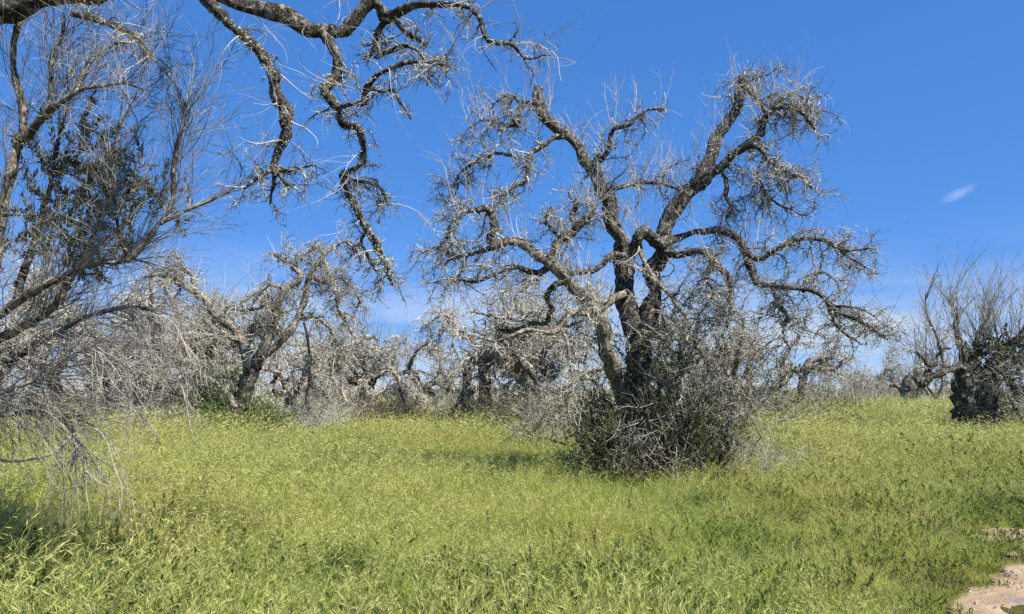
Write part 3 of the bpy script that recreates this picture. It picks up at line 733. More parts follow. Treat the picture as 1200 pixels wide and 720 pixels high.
    cl = [(92, 215, .5, .33, .30, 44), (62, 268, .5, .30, .28, 38), (140, 250, .5, .25, .3, 30), (40, 300, .55, .25, .2, 20), (175, 240, .45, .16, .25, 16), (100, 300, .5, .3, .2, 30), (110, 185, .55, .25, .16, 20),
          (340, -320, -2.0, .35, .3, 40), (320, -430, -2.6, .4, .3, 40), (410, -280, -1.8, .3, .3, 24)]  # unseen sprays on the overhead boughs, added to thicken their shade on the grass
    for px, py, dd, sx, sz, n in cl:
        s = P(px, py, ND + dd) - base + np.stack([rng.normal(0, sx * .6, n), rng.normal(0, .25, n), rng.normal(0, sz * .6, n)], 1)
        d = norm(rng.normal(0, .6, (n, 3)) + A([.2, 0, .5]))
        b = wander(rng, s, d, rng.uniform(.2, .5, n), 7, .15, (0, 0, .02), .5); rr = taper(np.full(n, .004), 7, .4)
        sb.tubes(b, rr, 4, cap=False)
        leafy(rng, b, rr, lb, n * 44, (.045, .075), .24, .4, 1.1)
    so = sb.build('leafy_shoots', M_shoot_n, root, 'stuff')
    lb.build('leaves', M_leaf, so, 'stuff')
    return root
near_tree()

# ---- forked tree on the left
def left_tree():
    rng = np.random.default_rng(31)
    LD = 22.0
    base = G(277, LD)
    root = empty('olive_tree', base, 'forked dead olive tree standing in bushes at left, trunk curved like a bow', 'tree')
    def tr(pts, K, jit=.10):
        X = A([P(a, b, LD + c) - base for a, b, c, r in pts]); R = A([r * (LD + c) / F0 for a, b, c, r in pts])
        return smooth_path(X, R, K, rng, jit)
    tX, tR = tr([(272, 524, 0, 13), (274, 508, 0, 11), (277, 488, 0, 9.5), (283, 470, 0, 9), (291, 450, 0, 8.8), (295, 432, 0, 8.8)], 26, .03)
    tb = MB(); tb.tubes(tX[None], tR[None], 20, rng, .15); tb.build('trunk', M_bark, root)
    limbs = {}
    def limb(key, pts, K=36, S=10, mat=M_bark_far, jit=.10, flute=.14):
        X, R = tr(pts, K, jit); R = R * .84
        mb = MB(); mb.tubes(X[None], R[None], S, rng, flute)
        limbs[key] = (X[None], R[None], mb.build('limb', mat, root))
    limb('a', [(281, 478, 0, 6), (270, 472, -.2, 4.6), (259, 457, -.4, 3.6), (248, 446, -.6, 2.8), (229, 441, -.8, 2.2), (214, 434, -1, 1.5)])
    limb('b', [(295, 440, 0, 9), (286, 415, .2, 7.5), (275, 392, .3, 7), (250, 369, .5, 6), (231, 344, .6, 5), (209, 331, .8, 4.2), (190, 322, .9, 3.2), (170, 326, 1, 2)], 50)
    limb('b1', [(278, 398, .3, 4), (264, 392, 0, 3.4), (246, 393, -.2, 3), (222, 397, -.4, 2.4), (204, 392, -.6, 1.6)])
    limb('b2', [(212, 400, -.5, 3), (205, 415, -.6, 3.4), (222, 424, -.7, 3), (238, 430, -.8, 2)])
    limb('b3', [(231, 345, .6, 3.4), (226, 325, .7, 3), (212, 310, .8, 2.4), (205, 295, .9, 1.6)])
    limb('c', [(296, 440, 0, 9), (306, 421, -.2, 7.5), (314, 402, -.3, 6.5), (322, 375, -.4, 5.8), (329, 352, -.5, 5.2), (341, 336, -.5, 4.6), (349, 324, -.5, 4), (342, 314, -.5, 3.4), (329, 303, -.5, 2.8), (318, 297, -.5, 1.6)], 50, mat=M_bark_p)
    limb('d', [(300, 430, 0, 8), (312, 412, .4, 6.5), (325, 397, .6, 6), (345, 382, .8, 5.4), (352, 364, .9, 5), (357, 346, 1, 4.6), (367, 322, 1, 4), (380, 302, 1, 3.4), (398, 286, 1, 2.6), (410, 282, 1, 1.4)], 54)
    limb('d1', [(378, 305, 1, 3), (386, 320, .8, 2.6), (394, 345, .6, 2.4), (396, 362, .5, 2.2), (410, 384, .4, 1.8), (421, 404, .3, 1)], 40, 8)
    limb('d2', [(366, 325, 1, 2.8), (380, 332, 1.3, 2.4), (400, 326, 1.5, 2), (414, 340, 1.6, 1.6), (424, 360, 1.7, 1)], 36, 8)
    limb('d3', [(350, 372, .9, 2.8), (368, 372, .5, 2.4), (384, 382, .3, 2), (394, 400, .2, 1.6), (400, 420, .1, 1)], 36, 8)
    limb('c1', [(334, 345, -.5, 2.6), (324, 335, -.8, 2.2), (312, 338, -1, 1.8), (300, 348, -1.1, 1.2)], 26, 7)
    limb('c2', [(342, 316, -.5, 2.4), (352, 303, -.3, 2), (360, 296, -.2, 1.6), (372, 290, -.1, 1)], 26, 7)
    limb('e', [(352, 362, .9, 2), (361, 400, 1.2, 1.7), (362, 440, 1.4, 1.4), (358, 470, 1.5, 1)], 26, 7)
    for k, (X, R, o) in limbs.items():
        n = {'a': 8, 'b': 40, 'b1': 20, 'b2': 16, 'b3': 18, 'c': 40, 'd': 46, 'd1': 40, 'd2': 34, 'd3': 34, 'c1': 16, 'c2': 16, 'e': 14}[k]
        mb = MB()
        clothe(rng, X, R, mb, n, n * 13, n * 18, l1=(.35, 1.1), l2=(.15, .55), l3=(.05, .11), r1=.014, r2=.0075, r3=.008, wig2=.36, droop1=-.09, droop2=-.12, t0=.2, k1=9, k2=5)
        mb.build('twigs', M_twig, o, 'stuff')
        if k in 'bcd':
            sb = MB(); sprouts(rng, X, R, sb, 18, (.4, 1.2), .006, t0=.3, side=2); sb.build('shoots', M_shoot, o, 'stuff')
    return root
left_tree()

# ---- thick stump of a tree at the right edge
def right_tree():
    rng = np.random.default_rng(41)
    RD = 22.5
    base = G(1145, RD)
    root = empty('olive_tree', base, 'thick hollow olive trunk with green regrowth at the right edge', 'tree')
    def tr(pts, K, jit=.10):
        X = A([P(a, b, RD + c) - base for a, b, c, r in pts]); R = A([r * (RD + c) / F0 for a, b, c, r in pts])
        return smooth_path(X, R, K, rng, jit)
    tb = MB()
    tX, tR = tr([(1144, 524, 0, 25), (1144, 503, 0, 22), (1143, 485, 0, 20), (1143, 462, 0, 21), (1141, 444, 0, 18), (1136, 428, 0, 11), (1131, 412, 0, 6), (1128, 400, 0, 2.5)], 30, .03)
    tb.tubes(tX[None], tR[None], 26, rng, .2)
    tX, tR = tr([(1150, 480, .1, 12), (1158, 455, .1, 13), (1164, 436, .1, 11), (1170, 418, .1, 8)], 20, .03)
    tb.tubes(tX[None], tR[None], 18, rng, .18)
    tb.build('trunk', M_bark, root)
    limbs = {}
    def limb(key, pts, K=32, S=10, mat=M_bark, jit=.12, flute=.12):
        X, R = tr(pts, K, jit)
        mb = MB(); mb.tubes(X[None], R[None], S, rng, flute)
        limbs[key] = (X[None], R[None], mb.build('limb', mat, root))
    limb('a', [(1139, 440, .15, 4.5), (1130, 434, -.05, 4.8), (1118, 435, -.3, 4.6), (1105, 437, -.4, 4.4), (1090, 442, -.5, 4), (1084, 452, -.5, 3.6), (1078, 448, -.5, 2.6), (1070, 440, -.5, 1.6)])
    limb('a1', [(1086, 448, -.5, 4), (1089, 433, -.5, 3.6), (1084, 422, -.6, 2.6), (1074, 412, -.7, 1.4)])
    limb('a2', [(1088, 434, -.5, 3.2), (1098, 420, -.3, 2.6), (1106, 410, -.2, 2), (1114, 408, -.1, 1.2)])
    limb('a3', [(1106, 434, -.4, 1.9), (1102, 412, -.3, 1.6), (1094, 388, -.2, 1.2), (1086, 366, -.1, .9), (1084, 344, 0, .5)])
    limb('b', [(1164, 436, .1, 7), (1174, 416, 0, 5.6), (1184, 402, -.1, 5), (1196, 390, -.2, 4.4), (1214, 376, -.3, 3.6), (1236, 372, -.4, 2)])
    limb('c', [(1138, 430, .1, 5), (1146, 416, .15, 3.4), (1150, 404, .2, 2.4), (1158, 396, .2, 1.4)], 20)
    limb('g', [(1131, 414, 0, 5), (1127, 400, 0, 4), (1119, 386, .1, 2.8), (1121, 370, .15, 2), (1113, 352, .2, 1.1)], 26)
    limb('h', [(1136, 428, 0, 4.5), (1144, 410, .2, 3.4), (1148, 390, .3, 2.4), (1158, 372, .35, 1.6), (1160, 352, .4, .8)], 26)
    limb('d', [(1180, 440, .1, 4), (1186, 460, -.3, 3.2), (1190, 482, -.5, 2.6), (1202, 498, -.6, 2)], 24)
    for k, (X, R, o) in limbs.items():
        n = {'a': 14, 'a1': 8, 'a2': 8, 'a3': 7, 'b': 26, 'c': 7, 'd': 9, 'g': 12, 'h': 12}[k]
        mb = MB()
        clothe(rng, X, R, mb, n, n * 7, n * 20, l1=(.35, 1.0), l2=(.12, .4), l3=(.04, .10), r1=.012, r2=.007, r3=.008, t0=.2, k1=9, k2=5)
        mb.build('twigs', M_twig_w, o, 'stuff')
        sb = MB(); sprouts(rng, X, R, sb, {'a': 40, 'a1': 14, 'a3': 20, 'b': 90, 'c': 50, 'g': 40, 'h': 40}.get(k, 8), (.5, 1.3) if k == 'a3' else (.8, 2.5), .010, up=1.3, side=6); sb.build('shoots', M_shoot_n, o, 'stuff')
    sb = MB(); lb = MB()
    for px, py, n, sx, sz in ((1182, 424, 44, .4, .3), (1205, 420, 46, .5, .4), (1165, 412, 16, .3, .25), (1228, 450, 34, .5, .6)):
        s = P(px, py, RD - .4) - base + np.stack([rng.normal(0, sx * .7, n), rng.normal(0, .4, n), rng.normal(0, sz * .7, n)], 1)
        d = norm(rng.normal(0, .6, (n, 3)) + A([0, 0, .4]))
        b = wander(rng, s, d, rng.uniform(.3, .8, n), 7, .18, (0, 0, -.02)); rr = taper(np.full(n, .006), 7, .4)
        sb.tubes(b, rr, 3, cap=False)
        leafy(rng, b, rr, lb, n * 75, (.06, .11), .34)
    so = sb.build('leafy_shoots', M_twig_d, root, 'stuff'); lb.build('leaves', M_leaf, so, 'stuff')
    gb = MB()
    n = 75
    s = P(1184, 438, RD - .7) - base + np.stack([rng.normal(.1, .5, n), rng.normal(0, .3, n), rng.normal(0, .35, n)], 1)
    X1 = wander(rng, s, norm(rng.normal(0, .5, (n, 3)) + A([.1, -.2, -.3])), rng.uniform(.4, 1.1, n), 8, .22, (0, 0, -.07)); R1 = taper(np.full(n, .010), 8, .4)
    gb.tubes(X1, R1, 4, cap=False)
    clothe(rng, X1, R1, gb, 240, 800, 1600, l1=(.2, .5), l2=(.1, .25), l3=(.04, .08), r1=.008, r2=.006, r3=.008, t0=.1, k1=6, k2=4)
    gb.build('dead_spray', M_twig, root, 'stuff')
    return root
right_tree()

# ---- far trees: four kinds, then copies
def far_olive(seed, name, loc, label, H=4.4, limbs=4, leaf=0, lean=.15, trunk_h=1.3, tr_r=.24, hue=None, spread=1.0, broken=False):
    rng = np.random.default_rng(seed)
    root = empty(name, loc, label, 'tree', 'bare olives along the far edge of the meadow')
    t = wander(rng, A([[0, 0, -.1]]), A([[rng.normal(0, lean), rng.normal(0, lean), 1.0]]), trunk_h + .1, 14, .07, (0, 0, .02))
    R = taper([tr_r], 14, .75); R[0] *= 1 + .5 * np.exp(-np.arange(14) / 2.0)
    tb = MB(); tb.tubes(t, R, 14, rng, .16); tb.build('trunk', hue or M_bark_far, root)
    top = t[0, -1]
    az = np.arange(limbs) * 2 * math.pi / limbs + rng.uniform(-.5, .5, limbs)
    el = rng.uniform(.55, 1.1, limbs)
    d = np.stack([np.cos(az) * np.cos(el), np.sin(az) * np.cos(el), np.sin(el)], 1)
    st = np.repeat((t[0, -2])[None], limbs, 0)
    Pl = wander(rng, st, d, rng.uniform(.75, 1.0, limbs) * (H - trunk_h) * 1.15, 22, .24, (0, 0, .0), .45)
    Rl = taper(tr_r * .58 * rng.uniform(.7, 1.1, limbs), 22, .22 if not broken else .5)
    # secondary
    n1 = limbs * 5
    p, dd, r = spawn(rng, Pl, Rl, n1, .25, 1, .5, 1.2, (0, 0, .1))
    P1 = wander(rng, p, dd, rng.uniform(.5, 1.5, n1) * spread, 14, .27, (0, 0, -.05), .4)
    R1 = taper(np.minimum(r * .7, .05), 14, .25)
    bb = MB(); bb.tubes(Pl, Rl, 9, rng, .12); bb.tubes(P1, R1, 6)
    crown = bb.build('crown', hue or M_bark_far, root)
    mb = MB()
    clothe(rng, Pl, Rl, mb, limbs * 6, limbs * 40, limbs * 120, l1=(.4, 1.1), l2=(.15, .5), l3=(.05, .12), r1=.018, r2=.010, r3=.012, droop1=-.08, droop2=-.1, t0=.25, k1=8, k2=4)
    clothe(rng, P1, R1, mb, n1 * 11, n1 * 75, n1 * 90, l1=(.3, .9), l2=(.15, .45), l3=(.05, .12), r1=.015, r2=.010, r3=.012, droop1=-.1, droop2=-.12, t0=.1, k1=7, k2=4)
    mb.build('twigs', M_twig_w, crown, 'stuff')
    sb = MB(); sprouts(rng, Pl, Rl, sb, limbs * 20, (.5, 1.5), .009, t0=.3, side=3); sb.build('shoots', M_shoot_n, crown, 'stuff')
    if leaf:
        lb = MB(); kb = MB()
        b, rr = suckers(rng, A([0, 0, 0]), 60, (.6, 1.8), (.8, .8), .5, r=.008)
        kb.tubes(b, rr, 3, cap=False)
        p, dd, r2 = spawn(rng, b, rr, 300, .1, 1, .4, 1.2); b2 = wander(rng, p, dd, rng.uniform(.2, .5, 300), 5, .18); rr2 = taper(np.full(300, .005), 5, .5)
        kb.tubes(b2, rr2, 3, cap=False)
        leafy(rng, b2, rr2, lb, leaf, (.06, .11), .36)
        k = kb.build('sucker_stems', M_twig_d, root, 'stuff'); lb.build('leaves', M_leaf, k, 'stuff')
    return root

# x pixel, metres away, kind, turn, scale, label
FAR = [
 (118, 25.0, 0, .3, 1.25, 'bare tree with pale split trunk behind the arching dead twigs at far left'),
 (20, 27.0, 1, 1.2, 1.4, 'bare tree at the left edge behind the near hanging twigs'),
 (190, 29.0, 2, 2.2, 1.4, 'bare tree just left of the forked olive, behind its left limb'),
 (66, 33.0, 3, 4.0, 1.35, 'far bare tree between the left edge and the pale split trunk'),
 (345, 30.0, 1, 3.0, 1.2, 'bare tree right of and behind the forked olive'),
 (252, 31.0, 3, 2.7, 1.3, 'far bare tree seen through the fork of the forked olive'),
 (152, 33.0, 1, 4.6, 1.4, 'far bare tree between the pale split trunk and the forked olive'),
 (432, 31.0, 4, 0.0, 1.15, 'bare tree with curved limb and upright stub in open gap left of big tree'),
 (490, 33.0, 0, 2.0, 1.05, 'bare tree in the gap, right of the one with the upright stub'),
 (395, 36.0, 2, 5.0, 1.1, 'far bare tree showing between forked olive and the upright stub tree'),
 (570, 27.0, 5, 2.6, 1.15, 'bare tree with pinkish pale trunk left of the big tree'),
 (645, 23.0, 3, 1.0, 1.1, 'grey tree close behind the left limb of the big tree'),
 (610, 29.0, 1, 4.4, 1.2, 'dark stemmed tree between the pinkish trunk and the big tree'),
 (540, 38.0, 2, 1.4, 1.1, 'far bare tree behind and left of the pinkish pale trunk'),
 (810, 25.0, 0, 5.2, 1.15, 'bare tree half hidden behind the big tree and its bush'),
 (872, 27.0, 2, 3.6, 1.05, 'grey drooping tree between the bush and the broken-topped tree'),
 (1066, 44.0, 3, .8, .85, 'small far bare tree with arched limbs left of the hollow trunk'),
 (1030, 50.0, 0, 3.1, .8, 'small far bare tree right of the broken-topped tree'),
 (1095, 47.0, 1, 5.4, .8, 'small far bare tree directly left of the hollow trunk'),
 (985, 45.0, 1, 2.2, .85, 'small far bare tree between the broken-topped tree and the thin sapling'),
 (1235, 32.0, 2, 2.0, .95, 'bare tree behind the hollow trunk at the right edge'),
]
FAR = [(a, b, c, d, e * 1.14, f) for a, b, c, d, e, f in FAR]
protos = {}
specs = {0: dict(seed=101, H=4.3, limbs=4), 1: dict(seed=102, H=4.6, limbs=5, tr_r=.2), 2: dict(seed=103, H=4.4, limbs=4, trunk_h=1.0, leaf=2500),
         3: dict(seed=104, H=4.8, limbs=4, trunk_h=1.6, tr_r=.22), 4: dict(seed=112, H=4.4, limbs=4, trunk_h=1.3, tr_r=.25, lean=.12), 5: dict(seed=106, H=4.4, limbs=5, trunk_h=1.8, tr_r=.2, hue=M_bark_p)}
for px, D, kind, rz, s, lab in FAR:
    g = G(px, D)
    if kind not in protos:
        r = far_olive(name='bare_tree', loc=g, label=lab, **specs[kind]); r.rotation_euler = (0, 0, rz); r.scale = (s, s, s)
        protos[kind] = r
    else:
        tree_copy(protos[kind], g, rz, s, lab)

# ---- the broken-topped tree beyond the meadow on the right
def broken_tree():
    rng = np.random.default_rng(51)
    BD = 38.0
    base = G(940, BD)
    root = empty('olive_tree', base, 'broken-topped dead olive with straight trunk and sawn stub, right of the bush', 'tree')
    def tr(pts, K, jit=.10):
        X = A([P(a, b, BD + c) - base for a, b, c, r in pts]); R = A([r * (BD + c) / F0 for a, b, c, r in pts])
        return smooth_path(X, R, K, rng, jit)
    tX, tR = tr([(940, 492, 0, 6), (940, 475, 0, 5), (940, 458, 0, 4.8), (941, 440, 0, 5), (944, 432, 0, 5.5)], 16, .03)
    tb = MB(); tb.tubes(tX[None], tR[None], 14, rng, .14); tb.build('trunk', M_bark, root)
    for i, pts in enumerate((
        [(942, 438, 0, 5), (948, 428, 0, 4.5), (956, 420, 0, 4), (966, 418, 0, 3.4), (975, 416, 0, 2.8), (979, 408, 0, 2.6), (982, 407, 0, 2.4)],
        [(940, 440, 0, 3.6), (932, 432, .2, 3), (926, 436, .3, 2), (916, 430, .4, 1.2)],
        [(945, 434, 0, 3.4), (955, 431, -.3, 3), (964, 434, -.4, 2.6), (976, 433, -.5, 2.2), (984, 440, -.6, 1.4)],
        [(962, 420, 0, 2.8), (964, 428, .2, 2.4), (967, 434, .3, 2)],
        [(978, 434, -.5, 2), (988, 424, -.5, 1.6), (991, 417, -.5, 1)])):
        X, R = tr(pts, 22)
        mb = MB(); mb.tubes(X[None], R[None], 9, rng, .12); o = mb.build('limb', M_bark_far, root)
        tw = MB(); clothe(rng, X[None], R[None], tw, 22, 150, 420, l1=(.4, 1.3), l2=(.2, .6), l3=(.06, .14), r1=.018, r2=.012, r3=.014, droop1=-.08, droop2=-.1, k1=8, k2=4)
        tw.build('twigs', M_twig_w, o, 'stuff')
broken_tree()

# ------------------------------------------------------------------ shrubs
def shrub(seed, loc, label, name, n, h, spread, nl, leafmat, twigmat, Lf=(.05, .09), dead=1.0, r=.009, group='shrubs at the foot of the far trees'):
    rng = np.random.default_rng(seed)
    root = empty(name, loc, label, 'shrub', group)
    sb = MB()
    b, rr = suckers(rng, A([0, 0, 0]), n, h, spread, .55, r=r, wig=.13)
    sb.tubes(b, rr, 4, cap=False)
    m = int(n * 10)
    p, d, r2 = spawn(rng, b, rr, m, .1, 1, .4, 1.2, (0, 0, .05)); b2 = wander(rng, p, d, rng.uniform(.2, .75, m), 6, .2, (0, 0, -.01), .4)
    rr2 = taper(np.minimum(r2 * .8, r * .6), 6, .4); sb.tubes(b2, rr2, 3, cap=False)
    m3 = int(m * 3 * dead)
    p, d, r3 = spawn(rng, b2, rr2, m3, .1, 1, .4, 1.3); b3 = wander(rng, p, d, rng.uniform(.08, .3, m3), 4, .25, (0, 0, -.02), .4)
    sb.tubes(b3, taper(np.full(m3, r * .42), 4, .5), 3, cap=False)
    st = sb.build('stems', twigmat, root, 'stuff')
    if nl:
        lb = MB(); leafy(rng, b2, rr2, lb, nl, Lf, .4); lb.build('leaves', leafmat, root, 'stuff')
    return root

SHR = [  # px, metres, kind, turn, scale(xyz), label
 (304, 20.6, 'g', 0, (.9, .9, .85), 'green leafy bush at the foot of the forked olive, right of its trunk'),
 (262, 22.6, 'g', 2, (.8, .8, 1.5), 'tall green leafy bush behind the fork of the forked olive'),
 (236, 20.8, 'd', 1, (1, 1, .6), 'dark brushy shrub left of the forked olive trunk'),
 (195, 22.0, 'b', 3, (1.1, 1, .8), 'brown twiggy shrub left of the forked olive, beside the dark shrub'),
 (150, 23.5, 'd', 4, (1.2, 1, .8), 'dark brushy shrub right of the pale split trunk'),
 (85, 23.0, 'b', 5, (1.2, 1, .8), 'brown twiggy shrub left of the pale split trunk'),
 (25, 22.5, 'd', 0, (1.3, 1, .85), 'dark brushy shrub at the left edge of the far bushes'),
 (350, 22.5, 'b', 1, (1.1, 1, .75), 'brown twiggy shrub right of the forked olive'),
 (375, 25.5, 'b', 2, (1.1, 1, .9), 'grey-brown shrub at the left end of the open gap'),
 (410, 28.0, 'd', 3, (1.1, 1, .7), 'low dark shrub under the upright stub tree, left side'),
 (455, 28.5, 'd', 5, (1.2, 1, .75), 'low dark shrub under the upright stub tree, right side'),
 (500, 30.0, 'd', 0, (1.1, 1, .7), 'low dark shrub in the middle of the open gap'),
 (535, 30.0, 'b', 4, (1.1, 1, .75), 'grey shrub at the right end of the open gap'),
 (585, 25.0, 'd', 2, (1.1, 1, .9), 'dark shrub at the foot of the pinkish pale trunk'),
 (622, 22.5, 'd', 3, (1.1, 1, 1.0), 'dark leafy shrub right of the pinkish pale trunk'),
 (660, 20.0, 'm', 1, (1.0, 1, .95), 'muted green shrub behind the left side of the big tree'),
 (820, 20.0, 'm', 4, (1.2, 1, 1.1), 'muted green shrub behind the right side of the big tree'),
 (870, 22.0, 'm', 0, (1.2, 1, 1.0), 'muted green shrub behind the dead sapling'),
 (905, 27.0, 'm', 2, (1.1, 1, .95), 'muted green shrub left of the broken-topped tree'),
 (968, 36.0, 'm', 3, (1.4, 1, 1.0), 'round grey-green shrub right of the broken-topped trunk'),
 (1114, 23.0, 'g', 3, (.45, .45, .4), 'small green bush at the left foot of the hollow trunk'),
 (1185, 23.0, 'm', 5, (1.1, 1, .75), 'muted green shrub at the right foot of the hollow trunk'),
 (1230, 24.0, 'd', 5, (1.2, 1, 1.1), 'dark shrub at the right edge behind the hollow trunk'),
]
sk = {'g': dict(name='leafy_bush', seed=201, n=46, h=(.7, 1.7), spread=(.9, .7), nl=9000, leafmat=M_leaf_g, twigmat=M_twig_d, dead=.4),
      'd': dict(name='dark_shrub', seed=202, n=52, h=(.8, 2.0), spread=(1.1, .7), nl=3600, leafmat=M_leaf, twigmat=M_twig_d),
      'b': dict(name='twiggy_shrub', seed=203, n=60, h=(.7, 1.8), spread=(1.0, .7), nl=500, leafmat=M_leaf_m, twigmat=M_twig_w),
      'm': dict(name='muted_shrub', seed=204, n=52, h=(.8, 2.1), spread=(1.0, .7), nl=4200, leafmat=M_leaf_m, twigmat=M_twig_w)}
sproto = {}
for px, D, kind, rz, s, lab in SHR:
    g = G(px, D)
    if kind not in sproto:
        r = shrub(loc=g, label=lab, **sk[kind]); r.scale = s; r.rotation_euler = (0, 0, rz); sproto[kind] = r
    else:
        tree_copy(sproto[kind], g, rz, s, lab)

# brown twiggy bush and dead sapling beside the big tree
def sapling():
    rng = np.random.default_rng(71)
    D = 13.0
    base = G(846, D)
    root = empty('dead_sapling', base, 'thin dark dead sapling leaning right beside the big tree', 'sapling')
    X = A([P(*q, D) - base for q in ((846, 570), (848, 535), (853, 500), (858, 465), (864, 430), (868, 400), (872, 372))]); R = A([4.2, 3.8, 3.4, 3, 2.6, 2.0, 1.2]) * D / F0
    X, R = smooth_path(X, R, 30, rng, .1)
    mb = MB(); mb.tubes(X[None], R[None], 9, rng, .1); st = mb.build('stem', M_bark, root)
    tw = MB(); clothe(rng, X[None], R[None], tw, 34, 260, 500, l1=(.3, .9), l2=(.1, .4), l3=(.03, .07), r1=.007, r2=.004, r3=.004, t0=.15, up1=.3)
    tw.build('twigs', M_twig_w, root, 'stuff')
    shrub(72, G(878, 13.2), 'low brown twiggy bush beside the dead sapling at right', 'twiggy_bush', 30, (.4, 1.0), (.35, .3), 500, M_leaf_m, M_twig_w, (.03, .05), 1.2, .005, 'bushes beside the big tree')
    # bare saplings out in the meadow on the right
    for px, dd, seed, lab in ((1005, 32.0, 73, 'bare thin-stemmed sapling in the grass right of the broken-topped tree'),):
        rng = np.random.default_rng(seed)
        b0 = G(px, dd)
        root = empty('bare_sapling', b0, lab, 'sapling')
        b, rr = suckers(rng, A([0, 0, 0]), 9, (1.4, 2.8), (.35, .3), .5, r=.018, wig=.08)
        mb = MB(); mb.tubes(b, rr, 5, cap=False)
        p, d, r2 = spawn(rng, b, rr, 80, .25, 1, .4, 1.0, (0, 0, .2)); b2 = wander(rng, p, d, rng.uniform(.3, .9, 80), 7, .14); rr2 = taper(np.minimum(r2 * .7, .008), 7, .4)
        st = mb.build('stems', M_twig_d, root, 'stuff')
        tw = MB(); tw.tubes(b2, rr2, 3, cap=False)
        p, d, r3 = spawn(rng, b2, rr2, 300, .2, 1, .4, 1.0); tw.tubes(wander(rng, p, d, rng.uniform(.15, .4, 300), 5, .15), taper(np.full(300, .005), 5, .5), 3, cap=False)
        tw.build('twigs', M_twig_w, root, 'stuff')
sapling()

# far scrub that reads as one mass
def far_scrub():
    rng = np.random.default_rng(81)
    mb = MB(); lb = MB()
    N = 480
    y = rng.uniform(36, 66, N); x = (rng.uniform(-.86, .86, N)) * y
    # leave the open meadow on the right clear
    keep = ~((x / y > .33) & (x / y < .62) & (y < 50)); x, y = x[keep], y[keep]; N = len(x)
    z = gh(x, y)
    k = 8
    xs = np.repeat(x, k) + rng.normal(0, .8, N * k); ys = np.repeat(y, k) + rng.normal(0, .6, N * k)
    s = np.stack([xs, ys, np.repeat(z, k)], 1); n = len(s)
    d = norm(rng.normal(0, .35, (n, 3)) + A([0, 0, 1]))
    hh = np.repeat(rng.uniform(1.0, 2.5, N), k) * rng.uniform(.6, 1.1, n) * np.where(np.repeat(x / y, k) < -.15, 1.45, 1.0)
    b = wander(rng, s, d, hh, 6, .16); rr = taper(.02 * rng.uniform(.6, 1.5, n), 6, .3); mb.tubes(b, rr, 3, cap=False)
    m = n * 7
    p, d, r = spawn(rng, b, rr, m, .1, 1, .4, 1.2); b2 = wander(rng, p, d, rng.uniform(.3, 1.1, m), 3, .26, (0, 0, -.03)); mb.tubes(b2, taper(.012 * rng.uniform(.6, 1.5, m), 3, .5), 3, cap=False)
    o = mb.build('far_scrub', M_twig_w, None, 'stuff'); o['label'] = 'grey-brown mass of far scrub behind the trees'; o['category'] = 'scrub'
far_scrub()

build_gravel()

# ------------------------------------------------------------------ grass
def grass_mats():
    patch = [(.36, (.42, .56, .55)), (.44, (.82, .94, .88)), (.52, (1.02, 1.04, 1.02)), (.58, (1.08, 1.02, 1.04)), (.66, (1.18, .97, 1.1))]
    g = leaf_mat('grass_green', [(.12, (.115, .172, .024)), (.4, (.295, .358, .062)), (.68, (.45, .48, .11)), (.9, (.62, .575, .25))], .45, .6, .5, .6, .25, .35, patch, spec=.1)
    s = leaf_mat('grass_straw', [(.15, (.29, .29, .07)), (.5, (.47, .44, .145)), (.85, (.66, .58, .27))], .4, .7, .8, .6, .3, .35, patch, spec=.08)
    o = leaf_mat('oat_head', [(.15, (.26, .30, .075)), (.5, (.43, .45, .145)), (.85, (.62, .59, .26))], .4, .7, .8, .6, .2, spec=.08)
    w = leaf_mat('weed_leaf', [(.15, (.055, .085, .022)), (.5, (.10, .14, .035)), (.85, (.17, .20, .06))], .35, .55, .8, .6, .3, spec=.1)
    return g, s, o, w
M_gr, M_st, M_oat, M_weed = grass_mats()
proto_col = bpy.data.collections.new('grass_tufts')

def blades(rng, n, h, w, rad, bend, K=4, lean=(0, 0)):
    """ribbon blades"""
    a = rng.uniform(0, 6.283, n); q = np.sqrt(rng.uniform(0, 1, n)) * rad
    s = np.stack([np.cos(a) * q, np.sin(a) * q, np.full(n, -.03)], 1)
    az = rng.uniform(0, 6.283, n)
    d = norm(np.stack([np.cos(az) * .28 + lean[0], np.sin(az) * .28 + lean[1], np.ones(n)], 1))
    L = h * rng.uniform(.45, 1.1, n)
    hor = norm(np.stack([np.cos(az), np.sin(az), np.zeros(n)], 1) + A([lean[0] * 1.5, lean[1] * 1.5, 0]))
    bd = bend * rng.uniform(.2, 1.2, n)
    pts = np.zeros((n, K, 3)); p = s.copy(); pts[:, 0] = p; dd = d
    for k in range(1, K):
        dd = norm(dd + hor * (bd * (k / (K - 1)) * 1.0)[:, None] + A([0, 0, -.35]) * (bd * (k / (K - 1)) ** 2)[:, None])
        p = p + dd * (L / (K - 1))[:, None]; pts[:, k] = p
    sa = rng.uniform(0, 6.283, n); side = np.stack([np.cos(sa), np.sin(sa), np.zeros(n)], 1)
    wd = w * rng.uniform(.6, 1.3, n)
    prof = np.interp(np.linspace(0, 1, K), [0, .4, 1], [.8, 1, .08])
    hw = side[:, None, :] * (wd[:, None] * prof[None])[..., None] * .5
    V = np.stack([pts - hw, pts + hw], 2)          # n,K,2,3
    i = np.arange(n)[:, None] * K * 2 + np.arange(K - 1)[None] * 2
    Q = np.stack([i, i + 1, i + 3, i + 2], -1).reshape(-1, 4)
    return V.reshape(-1, 3), Q, pts

